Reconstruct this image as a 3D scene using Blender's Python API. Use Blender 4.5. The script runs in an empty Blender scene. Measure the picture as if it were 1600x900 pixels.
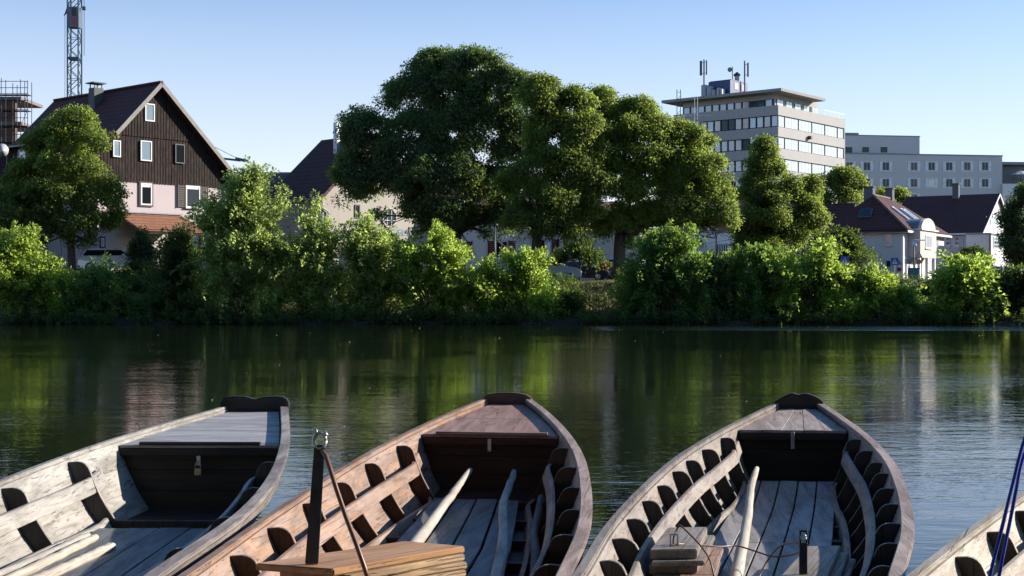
import bpy, bmesh, math, random
import numpy as np
from mathutils import Vector, Matrix
R = math.radians
scene = bpy.context.scene
col = scene.collection
random.seed(5)

# ------------------------------------------------------------------ camera, sky, sun
F, HZ, EYE = 2100.0, 450.0, 1.9          # focal length and horizon in photo pixels (1600 wide), eye height in m
cam_d = bpy.data.cameras.new('camera'); cam = bpy.data.objects.new('camera', cam_d); col.objects.link(cam)
cam.location = (0, 0, EYE); cam.rotation_euler = (R(90), 0, 0)
cam_d.sensor_width = 36; cam_d.lens = 36 * F / 1600; cam_d.shift_y = (HZ - 450) / 1600
cam_d.clip_start = .1; cam_d.clip_end = 6000
scene.camera = cam

SUN_AZ, SUN_EL = 13.0, 21.5              # azimuth: degrees beyond +X (to the right of the view), towards +Y
sd = Vector((math.cos(R(SUN_AZ)) * math.cos(R(SUN_EL)), math.sin(R(SUN_AZ)) * math.cos(R(SUN_EL)), math.sin(R(SUN_EL))))
world = bpy.data.worlds.new('World'); scene.world = world; world.use_nodes = True
wn = world.node_tree; bg = wn.nodes['Background']
sky = wn.nodes.new('ShaderNodeTexSky'); sky.sky_type = 'NISHITA'; sky.sun_disc = False
sky.sun_elevation = R(SUN_EL); sky.sun_rotation = R(90 - SUN_AZ)
sky.air_density = 0.8; sky.dust_density = 0.5; sky.ozone_density = 4.3; sky.altitude = 400
# a pale veil low over the horizon, all the way round
_tc = wn.nodes.new('ShaderNodeTexCoord'); _sp = wn.nodes.new('ShaderNodeSeparateXYZ'); wn.links.new(_tc.outputs['Generated'], _sp.inputs[0])
_rm = wn.nodes.new('ShaderNodeValToRGB'); _rm.color_ramp.elements[0].position = 0; _rm.color_ramp.elements[0].color = (.9, .9, .9, 1)
_rm.color_ramp.elements[1].position = .27; _rm.color_ramp.elements[1].color = (.03, .03, .03, 1); wn.links.new(_sp.outputs[2], _rm.inputs[0])
_mx = wn.nodes.new('ShaderNodeMix'); _mx.data_type = 'RGBA'; wn.links.new(_rm.outputs[0], _mx.inputs[0]); _ml = wn.nodes.new('ShaderNodeMix'); _ml.data_type = 'RGBA'; _ml.blend_type = 'MULTIPLY'; _ml.inputs[0].default_value = 1; _ml.inputs[7].default_value = (.56, .88, .97, 1); wn.links.new(sky.outputs[0], _ml.inputs[6]); wn.links.new(_ml.outputs[2], _mx.inputs[6]); _mx.inputs[7].default_value = (6.0, 5.75, 5.75, 1)
wn.links.new(_mx.outputs[2], bg.inputs[0]); bg.inputs[1].default_value = 0.11
sl = bpy.data.lights.new('sun', 'SUN'); so = bpy.data.objects.new('sun', sl); col.objects.link(so)
sl.energy = 5.0; sl.angle = R(.5); sl.color = (1, .91, .78)
so.rotation_euler = (-sd).to_track_quat('-Z', 'Y').to_euler(); so.location = (60, 60, 60)
scene.view_settings.view_transform = 'Standard'; scene.view_settings.look = 'None'
scene.view_settings.exposure = 0.86; scene.view_settings.gamma = 1
scene.render.engine = 'CYCLES'
scene.cycles.max_bounces = 6; scene.cycles.transparent_max_bounces = 6; scene.cycles.diffuse_bounces = 1
scene.cycles.glossy_bounces = 3; scene.cycles.transmission_bounces = 3
scene.cycles.use_denoising = True
scene.cycles.caustics_reflective = False; scene.cycles.caustics_refractive = False

def P(px, py, Y):                        # a photo pixel at distance Y -> a place in the world
    return Vector(((px - 800) / F * Y, Y, EYE - (py - HZ) / F * Y))

# ------------------------------------------------------------------ materials
class N:
    def __init__(s, name):
        s.m = bpy.data.materials.new(name); s.m.use_nodes = True
        s.t = s.m.node_tree; s.b = s.t.nodes['Principled BSDF']; s.o = s.t.nodes['Material Output']
    def n(s, typ, **kw):
        x = s.t.nodes.new(typ)
        for k, v in kw.items():
            if k.startswith('_'): setattr(x, k[1:], v)
            else:
                x.inputs[k.replace('__', ' ')].default_value = v
        return x
    def l(s, a, b): s.t.links.new(a, b)
    def coords(s, scale=(1, 1, 1), typ='Object', rot=(0, 0, 0)):
        tc = s.n('ShaderNodeTexCoord'); mp = s.n('ShaderNodeMapping'); mp.inputs['Scale'].default_value = scale
        mp.inputs['Rotation'].default_value = rot
        s.l(tc.outputs[typ], mp.inputs['Vector']); return mp.outputs[0]
    def noise(s, vec, scale, detail=4, rough=.6, dist=0):
        x = s.n('ShaderNodeTexNoise', Scale=scale, Detail=detail, Roughness=rough, Distortion=dist); s.l(vec, x.inputs['Vector']); return x.outputs['Fac']
    def ramp(s, fac, stops, interp='LINEAR'):
        x = s.n('ShaderNodeValToRGB'); x.color_ramp.interpolation = interp
        e = x.color_ramp.elements
        while len(e) < len(stops): e.new(.5)
        for i, (p, c) in enumerate(stops):
            e[i].position = p; e[i].color = (c if len(c) == 4 else (*c, 1)) if isinstance(c, tuple) else (c, c, c, 1)
        s.l(fac, x.inputs[0]); return x.outputs[0]
    def mix(s, fac, a, b, mode='MIX'):
        x = s.n('ShaderNodeMix', _data_type='RGBA', _blend_type=mode)
        for inp, v in ((0, fac), (6, a), (7, b)):
            if isinstance(v, (int, float)): x.inputs[inp].default_value = v
            elif isinstance(v, tuple): x.inputs[inp].default_value = (*v, 1)
            else: s.l(v, x.inputs[inp])
        return x.outputs[2]
    def math(s, op, a, b=0.0):
        x = s.n('ShaderNodeMath', _operation=op)
        for i, v in enumerate((a, b)):
            if isinstance(v, (int, float)): x.inputs[i].default_value = v
            else: s.l(v, x.inputs[i])
        return x.outputs[0]
    def bump(s, h, strength=.3, dist=.01):
        x = s.n('ShaderNodeBump', Strength=strength, Distance=dist); s.l(h, x.inputs['Height']); s.l(x.outputs[0], s.b.inputs['Normal']); return x.outputs[0]
    def base(s, c):
        if isinstance(c, tuple): s.b.inputs['Base Color'].default_value = (*c, 1)
        else: s.l(c, s.b.inputs['Base Color'])
    def rough(s, v):
        if isinstance(v, (int, float)): s.b.inputs['Roughness'].default_value = v
        else: s.l(v, s.b.inputs['Roughness'])

def m_plain(name, c, rough=.6, metal=0, var=.18, scale=3, spec=.5):
    k = N(name); v = k.coords(); n = k.noise(v, scale, 5)
    lo = tuple(x * (1 - var) for x in c); hi = tuple(min(1, x * (1 + var)) for x in c)
    k.base(k.ramp(n, [(.3, lo), (.7, hi)])); k.rough(rough); k.b.inputs['Metallic'].default_value = metal
    k.b.inputs['Specular IOR Level'].default_value = spec
    return k.m

def m_wood(name, light, mid, dark, axis=1, patch=None, patch_amt=.5, rough=.62, wear=.5, gs=1.0, sheen=.35):
    """weathered wood: grain running along a local axis, dark cracks, stains, old paint in patches"""
    k = N(name); sc = [26 * gs, 26 * gs, 26 * gs]; sc[axis] = 1.3 * gs
    v = k.coords(tuple(sc)); vo = k.coords()
    grain = k.noise(v, 1.0, 6, .65, .6); fine = k.noise(v, 3.5, 3, .7)
    sc2 = [60 * gs, 60 * gs, 60 * gs]; sc2[axis] = 1.0 * gs
    crack = k.noise(k.coords(tuple(sc2)), 1.0, 2, .5, .8)
    sb = [9.0, 9.0, 9.0]; sb[axis] = 1.6; sg = [3.4, 3.4, 3.4]; sg[axis] = .7
    blot = k.noise(k.coords(tuple(sb)), 1.0, 6, .68, .5); big = k.noise(k.coords(tuple(sg)), 1.0, 5, .62)
    c = k.ramp(grain, [(.28, mid), (.5, light), (.72, mid)])
    c = k.mix(k.ramp(blot, [(.42, 0.0), (.62, 1.0)]), c, tuple((a_ + b_) / 2 for a_, b_ in zip(mid, dark)))
    c = k.mix(k.math('MULTIPLY', k.ramp(big, [(.45, 0.0), (.7, 1.0)]), wear), c, dark)
    if patch:
        pf = k.math('MULTIPLY', k.ramp(k.noise(k.coords(tuple(x * 1.3 for x in sb)), 1.0, 8, .72, .4), [(.5, 0.0), (.56, 1.0)]), patch_amt)
        c = k.mix(pf, c, patch)
    ck = k.ramp(crack, [(.62, 0.0), (.68, 1.0)])
    c = k.mix(k.math('MULTIPLY', ck, .6), c, tuple(x * .25 for x in dark))
    spots = k.ramp(k.noise(vo, 38, 2, .5), [(.7, 0.0), (.76, 1.0)])
    c = k.mix(k.math('MULTIPLY', spots, .6), c, tuple(x * .4 for x in dark))
    k.base(c); k.rough(k.ramp(blot, [(.3, rough - .12), (.7, rough + .15)])); k.b.inputs['Specular IOR Level'].default_value = sheen
    h = k.math('SUBTRACT', k.math('ADD', k.math('MULTIPLY', grain, .5), k.math('MULTIPLY', fine, .3)), ck)
    k.bump(h, .55, .004)
    return k.m

def m_wall(name, c, grime=.25, scale=2.0, bump=.15):
    k = N(name); v = k.coords(); big = k.noise(v, .35, 5); fine = k.noise(v, 14 * scale, 4)
    str_ = k.noise(k.coords((2.2, 2.2, .22)), 1.5, 5)
    a = k.ramp(big, [(.3, tuple(x * .93 for x in c)), (.7, c)])
    a = k.mix(k.math('MULTIPLY', k.ramp(str_, [(.5, 0.0), (.75, 1.0)]), grime), a, tuple(x * .62 for x in c))
    a = k.mix(k.math('MULTIPLY', k.ramp(fine, [(.35, 1.0), (.6, 0.0)]), .10), a, tuple(x * .6 for x in c))
    k.base(a); k.rough(.85); k.b.inputs['Specular IOR Level'].default_value = .25; k.bump(fine, bump, .02)
    return k.m

def m_tiles(name, c, c2, row=.33, colw=.25, slope_axis='y', bump=.8):
    """roof tiles: rows across the slope and columns, one tint per tile"""
    k = N(name); v = k.coords()
    br = k.n('ShaderNodeTexBrick', Scale=1.0); br.offset = .5
    br.inputs['Brick Width'].default_value = colw; br.inputs['Row Height'].default_value = row; br.inputs['Mortar Size'].default_value = .025
    br.inputs['Mortar Smooth'].default_value = .6; br.inputs['Bias'].default_value = -.1
    sp = k.n('ShaderNodeSeparateXYZ'); k.l(v, sp.inputs[0]); cb = k.n('ShaderNodeCombineXYZ')
    k.l(sp.outputs[1 if slope_axis == 'x' else 0], cb.inputs[0]); k.l(sp.outputs[2], cb.inputs[1]); k.l(cb.outputs[0], br.inputs['Vector'])
    br.inputs['Color1'].default_value = (*c, 1); br.inputs['Color2'].default_value = (*c2, 1); br.inputs['Mortar'].default_value = (*[x * .35 for x in c], 1)
    moss = k.noise(v, .8, 6, .65)
    a = k.mix(k.math('MULTIPLY', k.ramp(moss, [(.5, 0.0), (.7, 1.0)]), .55), br.outputs['Color'], tuple(x * .5 for x in c))
    k.base(a); k.rough(.72); k.b.inputs['Specular IOR Level'].default_value = .3
    w = k.math('FRACT', k.math('DIVIDE', sp.outputs[2], row))
    k.bump(k.math('SUBTRACT', k.math('MULTIPLY', w, -1.0), br.outputs['Fac']), bump, .05)
    return k.m

def m_leaf(name, c, ct, gloss=.35, var=.35, trans=.45, yellow=(.13, .17, .02)):
    k = N(name); g = k.n('ShaderNodeNewGeometry'); v = k.coords(typ='Object')
    n = k.noise(v, .55, 4); rnd = g.outputs['Random Per Island']
    def tint(cc):
        a = k.ramp(rnd, [(0.0, tuple(x * (1 - var) for x in cc)), (.6, cc), (1.0, tuple(min(1, x * (1 + var)) for x in cc))])
        return k.mix(k.math('MULTIPLY', k.ramp(n, [(.45, 0.0), (.7, 1.0)]), .3), a, tuple(yellow[i] * (sum(cc) / .22) for i in range(3)))
    k.base(tint(c)); k.rough(.52); k.b.inputs['Specular IOR Level'].default_value = gloss * .7
    tr = k.n('ShaderNodeBsdfTranslucent'); k.l(tint(ct), tr.inputs['Color'])
    mx = k.n('ShaderNodeMixShader'); mx.inputs[0].default_value = trans
    k.l(k.b.outputs[0], mx.inputs[1]); k.l(tr.outputs[0], mx.inputs[2]); k.l(mx.outputs[0], k.o.inputs['Surface'])
    return k.m

def m_glass(name, c=(.03, .04, .05), rough=.03, spec=1.0, coat=.6):
    k = N(name); k.base(c); k.rough(rough); k.b.inputs['Specular IOR Level'].default_value = spec
    k.b.inputs['Coat Weight'].default_value = coat; k.b.inputs['Coat Roughness'].default_value = .02; k.b.inputs['Coat IOR'].default_value = 1.9
    return k.m

def m_metal(name, c, rough=.4, metal=.9):
    k = N(name); v = k.coords(); n = k.noise(v, 22, 5, .7)
    k.base(k.ramp(n, [(.35, tuple(x * .6 for x in c)), (.65, c)])); k.rough(k.ramp(n, [(.3, rough), (.7, min(1, rough + .25))])); k.b.inputs['Metallic'].default_value = metal
    k.bump(n, .15, .002)
    return k.m

def m_car(name, c):
    k = N(name); k.base(c); k.rough(.35); k.b.inputs['Metallic'].default_value = .25; k.b.inputs['Coat Weight'].default_value = .8; k.b.inputs['Coat Roughness'].default_value = .05
    return k.m

# ------------------------------------------------------------------ mesh helpers
def link(name, me, parent=None):
    o = bpy.data.objects.new(name, me); col.objects.link(o)
    if parent: o.parent = parent
    return o

class MB:
    def __init__(s): s.v = []; s.f = []; s.mi = []
    def add(s, vs, fs, m=0):
        b = len(s.v); s.v += [tuple(p) for p in vs]; s.f += [tuple(b + i for i in q) for q in fs]; s.mi += [m] * len(fs); return s
    def box(s, a, b, m=0, T=None):
        (x0, y0, z0), (x1, y1, z1) = a, b
        vs = [(x, y, z) for x in (x0, x1) for y in (y0, y1) for z in (z0, z1)]
        if T: vs = [T(*p) for p in vs]
        return s.add(vs, [(0, 1, 3, 2), (4, 6, 7, 5), (0, 4, 5, 1), (2, 3, 7, 6), (0, 2, 6, 4), (1, 5, 7, 3)], m)
    def prism(s, poly, depth, m=0):          # poly: 3-D points, depth: vector
        n = len(poly); d = Vector(depth); p2 = [Vector(p) + d for p in poly]
        return s.add(list(poly) + p2, [tuple(range(n))[::-1], tuple(range(n, 2 * n))] + [(i, (i + 1) % n, n + (i + 1) % n, n + i) for i in range(n)], m)
    def sweep(s, rings, m=0, caps=True):
        k = len(rings[0]); fs = []
        for i in range(len(rings) - 1):
            for j in range(k): fs.append((i * k + j, i * k + (j + 1) % k, (i + 1) * k + (j + 1) % k, (i + 1) * k + j))
        if caps: fs += [tuple(range(k))[::-1], tuple((len(rings) - 1) * k + j for j in range(k))]
        return s.add([p for r in rings for p in r], fs, m)
    def tube(s, path, rad, seg=8, m=0, caps=True):
        path = [Vector(p) for p in path]; n = len(path); rings = []
        if not hasattr(rad, '__len__'): rad = [rad] * n
        up = None
        for i, p in enumerate(path):
            t = (path[min(i + 1, n - 1)] - path[max(i - 1, 0)]).normalized()
            if up is None: up = t.orthogonal().normalized()
            up = (up - t * up.dot(t)); up = up.normalized() if up.length > 1e-6 else t.orthogonal().normalized()
            w = t.cross(up)
            rings.append([p + (up * math.cos(a) + w * math.sin(a)) * rad[i] for a in [2 * math.pi * j / seg for j in range(seg)]])
        return s.sweep(rings, m, caps)
    def bar(s, a, b, w, h=None, m=0):
        a, b = Vector(a), Vector(b); t = (b - a).normalized(); u = t.cross(Vector((0, 0, 1)))
        u = u.normalized() if u.length > 1e-4 else Vector((1, 0, 0)); v = u.cross(t); h = h or w
        r = lambda c: [c + u * w / 2 * i + v * h / 2 * j for i, j in ((-1, -1), (1, -1), (1, 1), (-1, 1))]
        return s.sweep([r(a), r(b)], m)
    def disc(s, c, r, nrm, th=.02, seg=20, m=0):
        c = Vector(c); nrm = Vector(nrm).normalized(); return s.tube([c - nrm * th / 2, c + nrm * th / 2], r, seg, m)
    def build(s, name, mats, parent=None, smooth=False, bevel=0, seg=1):
        me = bpy.data.meshes.new(name); me.from_pydata(s.v, [], s.f)
        for m in (mats if isinstance(mats, (list, tuple)) else [mats]): me.materials.append(m)
        me.polygons.foreach_set('material_index', s.mi)
        bm = bmesh.new(); bm.from_mesh(me)
        bmesh.ops.recalc_face_normals(bm, faces=bm.faces)
        if bevel:
            bmesh.ops.bevel(bm, geom=[e for e in bm.edges if len(e.link_faces) == 2 and e.calc_face_angle(0) > .5], offset=bevel, segments=seg, affect='EDGES', clamp_overlap=True)
        bm.to_mesh(me); bm.free()
        if smooth: me.shade_smooth()
        return link(name, me, parent)

def tag(o, label, cat, group=None):
    o['label'] = label; o['category'] = cat
    if group: o['group'] = group
    return o
def thing(name, label, cat, loc=(0, 0, 0), rz=0, group=None):
    o = link(name, None); o.location = loc; o.rotation_euler = (0, 0, rz); o.empty_display_size = .3
    return tag(o, label, cat, group)
def struct(o): o['kind'] = 'structure'; return o
def stuff(o): o['kind'] = 'stuff'; return o

def np_mesh(name, V, quads, mats, parent=None, mi=None):
    me = bpy.data.meshes.new(name); nq = len(quads)
    me.vertices.add(len(V)); me.vertices.foreach_set('co', np.asarray(V, np.float32).ravel())
    me.loops.add(nq * 4); me.loops.foreach_set('vertex_index', np.asarray(quads, np.int32).ravel())
    me.polygons.add(nq); me.polygons.foreach_set('loop_start', np.arange(nq, dtype=np.int32) * 4)
    for m in mats: me.materials.append(m)
    if mi is not None: me.polygons.foreach_set('material_index', mi)
    me.update(calc_edges=True); me.validate()
    return link(name, me, parent)

# ------------------------------------------------------------------ ground and water
def ground_z(x, y):
    x = np.asarray(x, float); y = np.asarray(y, float)
    ss = lambda a, b, t: (lambda q: q * q * (3 - 2 * q))(np.clip((t - a) / (b - a), 0, 1))
    zt = 2.85 - .5 * ss(-14, -4, x * 84 / np.maximum(y, 84)) + .28 * ss(100, 116, y)
    bank = -.4 + .52 * ss(70.98, 71.2, y) + 1.95 * ss(71.2, 78, y)
    return np.where(y < 78, bank, 2.07 + (zt - 2.07) * ss(78, 84, y))
def gz(x, y): return float(ground_z(x, y))

k = N('ground_soil_and_grass'); v = k.coords(); big = k.noise(v, .25, 5); fine = k.noise(v, 9, 6, .7)
c = k.ramp(fine, [(.3, (.03, .04, .012)), (.55, (.09, .1, .03)), (.75, (.16, .14, .06))])
c = k.mix(k.ramp(big, [(.4, 0.0), (.6, 1.0)]), c, (.1, .09, .04)); sp_ = k.n('ShaderNodeSeparateXYZ'); k.l(v, sp_.inputs[0]); c = k.mix(k.ramp(sp_.outputs[2], [(.12, 1.0), (.6, 0.0)]), c, (.022, .02, .014)); k.base(c); k.rough(.95); k.bump(fine, .8, .08)
M_GROUND = k.m
xs = np.concatenate([[-2500, -900, -400, -200, -120], np.arange(-60, 61, .6), [120, 200, 400, 900, 2500]])
ys = np.concatenate([[66, 70.0, 70.98, 71.05, 71.1, 71.2, 71.5], np.arange(72, 90, 1.0), np.arange(90, 130, 2.0), [140, 200, 400, 1000, 4500]])
XX, YY = np.meshgrid(xs, ys); ZZ = ground_z(XX, YY)
edge = (YY > 70.5) & (YY < 71.6); YY = YY - np.where(edge, .5 * np.sin(XX * .9) * np.sin(XX * .37 + 1) + .15 * np.sin(XX * 2.3), 0)
rg = np.random.default_rng(2); ZZ = ZZ + np.where((YY > 72) & (YY < 83), rg.uniform(-.06, .06, ZZ.shape), 0)
nx, ny = len(xs), len(ys); idx = np.arange(nx * ny).reshape(ny, nx)
Q = np.stack([idx[:-1, :-1], idx[:-1, 1:], idx[1:, 1:], idx[1:, :-1]], -1).reshape(-1, 4)
struct(np_mesh('ground', np.stack([XX, YY, ZZ], -1).reshape(-1, 3), Q, [M_GROUND]))

k = N('asphalt'); v = k.coords(); f_ = k.noise(v, 40, 4); k.base(k.ramp(f_, [(.3, (.04, .04, .042)), (.7, (.07, .07, .07))])); k.rough(.9); M_ROAD = k.m
ys2 = np.arange(88, 118, 2.0); xs2 = np.arange(-57, 58, .6); XX, YY = np.meshgrid(xs2, ys2)
idx = np.arange(XX.size).reshape(XX.shape); Q = np.stack([idx[:-1, :-1], idx[:-1, 1:], idx[1:, 1:], idx[1:, :-1]], -1).reshape(-1, 4)
struct(np_mesh('road', np.stack([XX, YY, ground_z(XX, YY) + .03], -1).reshape(-1, 3), Q, [M_ROAD]))

k = N('river_water'); v = k.coords()
w1 = k.noise(k.coords((.5, 1.25, 1), rot=(0, 0, .12)), 1.75, 3, .5, .3)
w2 = k.noise(k.coords((.8, 1.5, 1), rot=(0, 0, -.1)), 6.5, 3, .5, .2)
w3 = k.noise(k.coords((1, 1.5, 1)), 17.0, 2, .5)
calm = k.ramp(k.noise(k.coords((.5, 1.3, 1)), .16, 3, .5, .5), [(.38, .35), (.6, 1.0)])
h = k.math('ADD', k.math('MULTIPLY', w1, 1.0), k.math('ADD', k.math('MULTIPLY', w2, .42), k.math('MULTIPLY', w3, .07)))
pm = k.n('ShaderNodeSeparateXYZ'); k.l(k.coords(), pm.inputs[0])      # a wind ruffled lane along the far bank at the right
lane = k.math('MULTIPLY', k.ramp(k.math('ADD', k.math('MULTIPLY', pm.outputs[1], .1), -5.9), [(.1, 0.0), (.25, 1.0), (.65, 1.0), (.8, 0.0)]), k.ramp(k.math('ADD', k.math('MULTIPLY', pm.outputs[0], .05), k.math('MULTIPLY', k.noise(k.coords((.3, 2, 1)), .9, 3), .3)), [(.35, 0.0), (.7, 1.0)]))
h = k.math('MULTIPLY', h, k.math('ADD', calm, k.math('MULTIPLY', lane, 16.0)))
k.base((.008, .013, .008)); k.rough(.012); k.b.inputs['IOR'].default_value = 1.333; k.b.inputs['Specular IOR Level'].default_value = .5
k.bump(h, 1.0, .0105)
M_WATER = k.m
mb = MB(); mb.add([(-900, -60, 0), (900, -60, 0), (900, 71.6, 0), (-900, 71.6, 0)], [(0, 1, 2, 3)])
struct(mb.build('water', M_WATER))

# ------------------------------------------------------------------ foliage
def leaf_mesh(name, C, AX, NR, L, W, mats, parent, mi=None, fold=.18):
    AX = AX / np.linalg.norm(AX, axis=1, keepdims=True)
    S = np.cross(NR, AX); S /= np.maximum(np.linalg.norm(S, axis=1, keepdims=True), 1e-6); Nn = np.cross(AX, S)
    L = L[:, None]; W = W[:, None]
    V = np.empty((len(C), 4, 3))
    V[:, 0] = C; V[:, 2] = C + AX * L - Nn * L * .12
    mid = C + AX * L * .45 + Nn * W * fold
    V[:, 1] = mid + S * W * .5; V[:, 3] = mid - S * W * .5
    Q = np.arange(len(C) * 4, dtype=np.int32).reshape(-1, 4)
    return np_mesh(name, V.reshape(-1, 3), Q, mats, parent, mi)

def rdir(rng, n):
    d = rng.normal(size=(n, 3)); return d / np.linalg.norm(d, axis=1, keepdims=True)

def crown_points(rng, blobs, n_clumps, per, cr, spray=0.0, keep_bottom=.45, inner=.12):
    """clump centres over the surfaces of ellipsoid lobes, then leaves over each clump"""
    B = np.array(blobs, float); cen, rad = B[:, :3], B[:, 3:6]
    wgt = (rad[:, 0] * rad[:, 2]) ** .9; wgt /= wgt.sum()
    out_c, out_d = [], []
    need = n_clumps; tries = 0; ph = rng.uniform(0, 6.28, 3)
    while need > 0 and tries < 30:
        tries += 1; m = need * 3
        b = rng.choice(len(B), m, p=wgt); d = rdir(rng, m)
        ok = (d[:, 2] > -.25) | (rng.random(m) < keep_bottom)
        rr = np.where(rng.random(m) < inner, rng.uniform(.2, .75, m), rng.uniform(.72, 1.0, m) + .2 * rng.random(m) ** 5)
        c = cen[b] + d * rad[b] * rr[:, None]
        q = (((c[:, None] - cen[None]) / rad[None]) ** 2).sum(-1); q[np.arange(m), b] = 9
        ok &= (q.min(1) > .55) | (rng.random(m) < inner)
        f_ = 1.15 / cr                        # holes: patches of the crown where no clump grows
        hole = np.sin(c[:, 0] * f_ + 1.3 * np.sin(c[:, 2] * f_ * .8 + ph[0])) + np.sin(c[:, 2] * f_ * 1.25 + 1.1 * np.sin(c[:, 1] * f_ + ph[1])) + np.sin((c[:, 1] - c[:, 0]) * f_ * .7 + ph[2])
        ok &= hole > -.85 + .5 * rng.random(m)
        c, d = c[ok][:need], d[ok][:need]; out_c.append(c); out_d.append(d); need -= len(c)
    CC, DD = np.concatenate(out_c), np.concatenate(out_d); n = len(CC)
    size = cr * (.5 + 1.1 * rng.random(n) ** 1.4)
    # leaves
    idx = np.repeat(np.arange(n), np.maximum(3, (per * (size / cr) ** 1.6).astype(int)))
    m = len(idx); d = rdir(rng, m)
    if spray > 0:                         # long shoots that leave the lobe outwards and upwards
        shoot = DD * .8 + np.array([0, 0, .75]) + rdir(rng, n) * .45; shoot /= np.linalg.norm(shoot, axis=1, keepdims=True)
        lng = np.where(rng.random(n) < .22, rng.uniform(1.4, 2.4, n), 1.0)
        t = rng.uniform(-.9, 1.3, m) * lng[idx]
        droop = np.zeros((m, 3)); droop[:, 2] = -.28 * np.maximum(t, 0) ** 2
        C = CC[idx] + (shoot[idx] * t[:, None] + droop) * (size[idx] * spray)[:, None] + d * (size[idx] * .42 * np.maximum(.18, 1.15 - .45 * np.abs(t)) / lng[idx] ** .5)[:, None]
        AX = shoot[idx] * .7 + d * .9 + np.array([0, 0, -.25])
        NR = d * .5 + np.array([0, 0, .4]) + rdir(rng, m) * .6
    else:
        r = rng.uniform(.25, 1.25, m) ** .7
        sq = np.array([1, 1, .72])
        d[:, 2] = np.where(rng.random(m) < .3, np.abs(d[:, 2]), d[:, 2])
        C = CC[idx] + d * sq * (size[idx] * r)[:, None]
        AX = d * .8 + rdir(rng, m) * .6 + np.array([0, 0, -.45])
        NR = d * .8 + DD[idx] * .4 + np.array([0, 0, .35]) + rdir(rng, m) * .5
    return C, AX, NR, CC

def bunches(rng, B, cr, upright=False):
    """lesser lobes growing from the surface of each main lobe, so that the outline is ragged and the masses break up"""
    out = []
    for (x, y, z, rx, ry, rz) in B:
        if min(rx, rz) < 1.55 * cr:
            out.append((x, y, z, rx * .45, ry * .45, rz * .45)); continue
        out.append((x, y, z, rx * (.84 if upright else .9), ry * .86, rz * (.84 if upright else .9)))
        for _ in range(7 if not upright else 5):
            d = rng.normal(size=3); d /= np.linalg.norm(d)
            if d[2] < -.3: d[2] *= -1
            if d[1] > .3: d[1] *= -1                         # most of them on the side one sees
            s_ = rng.uniform(.2, .38); k_ = rng.uniform(.45, .7) if upright else rng.uniform(.66, .84)
            r_ = max(s_ * min(rx, rz), cr * .9)
            out.append((x + d[0] * rx * k_, y + d[1] * ry * k_, z + d[2] * rz * k_, r_ * rng.uniform(.9, 1.3), r_, r_ * (rng.uniform(1.0, 1.6) if upright else rng.uniform(.6, .85))))
    return out

def limbs(mb, base, top_r, cen, rng, trunk_r, fork):
    """tapered trunk and limbs running out to the lobes"""
    base = Vector(base); fork = Vector(fork)
    pts = [base + (fork - base) * t + Vector((rng.normal() * .06, rng.normal() * .06, 0)) * (t > 0) for t in (0, .3, .65, 1)]
    mb.tube(pts, [trunk_r * 1.35, trunk_r, trunk_r * .88, trunk_r * .8], 10)
    for c in cen:
        c = Vector(c); mid = fork.lerp(c, .5) + Vector((rng.normal() * .2, rng.normal() * .2, .25 + .1 * abs(rng.normal())))
        r0 = trunk_r * rng.uniform(.35, .55)
        mb.tube([fork - Vector((0, 0, .1)), fork.lerp(mid, .5) + Vector((0, 0, .15)), mid, c], [r0, r0 * .8, r0 * .55, r0 * .2], 6)
        for _ in range(3):
            e = c + Vector(rng.normal(size=3)) * .9; mb.tube([mid.lerp(c, rng.uniform(.2, .8)), e], [r0 * .3, r0 * .07], 4)

M_BARK = (lambda k: (k.base(k.ramp(k.noise(k.coords((8, 8, 1.5)), 2, 6), [(.3, (.03, .022, .016)), (.7, (.1, .08, .06))])), k.rough(.95), k.bump(k.noise(k.coords((12, 12, 2)), 2, 5), .8, .03), k.m)[-1])(N('bark'))

def tree(name, label, cat, base, blobs_px, Y, leafm, clumps, per, cr, leaf, seed, trunk_r=.3, fork=None, group=None, spray=0, depth=.85, dy=None, inner=.12, keep_bottom=.45):
    """blobs_px: (px, py, radius_px[, radius_y_px[, depth offset m]]) measured in the photograph at distance Y"""
    rng = np.random.default_rng(seed); bx, by = base; bz = gz(bx, by) - .05
    root = thing(name, label, cat, (bx, by, bz), 0, group); B = []
    for b in blobs_px:
        r = b[2] * Y / F; rz = (b[3] if len(b) > 3 and b[3] else b[2]) * Y / F; off = b[4] if len(b) > 4 else rng.uniform(-.5, .5) * r
        p = P(b[0], b[1], Y + off); B.append((p.x - bx, p.y - by, p.z - bz, r, r * depth, rz))
    B = bunches(rng, B, cr)
    C, AX, NR, CC = crown_points(rng, B, clumps, per, cr, spray, keep_bottom, inner)
    ok = C[:, 2] > .1 + .3 * rng.random(len(C)); C, AX, NR = C[ok], AX[ok], NR[ok]
    L = leaf * rng.uniform(.65, 1.3, len(C)); W = L * rng.uniform(.5, .75, len(C))
    leaf_mesh('crown', C, AX, NR, L, W, [leafm], root)
    mb = MB(); cen = sorted([b[:3] for b in B], key=lambda c: c[2])[:14]
    fk = fork or (0, 0, max(.6, min(c[2] for c in cen) * .75))
    limbs(mb, (0, 0, 0), 0, cen, rng, trunk_r, fk); mb.build('trunk', M_BARK, root, smooth=True)
    return root

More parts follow.
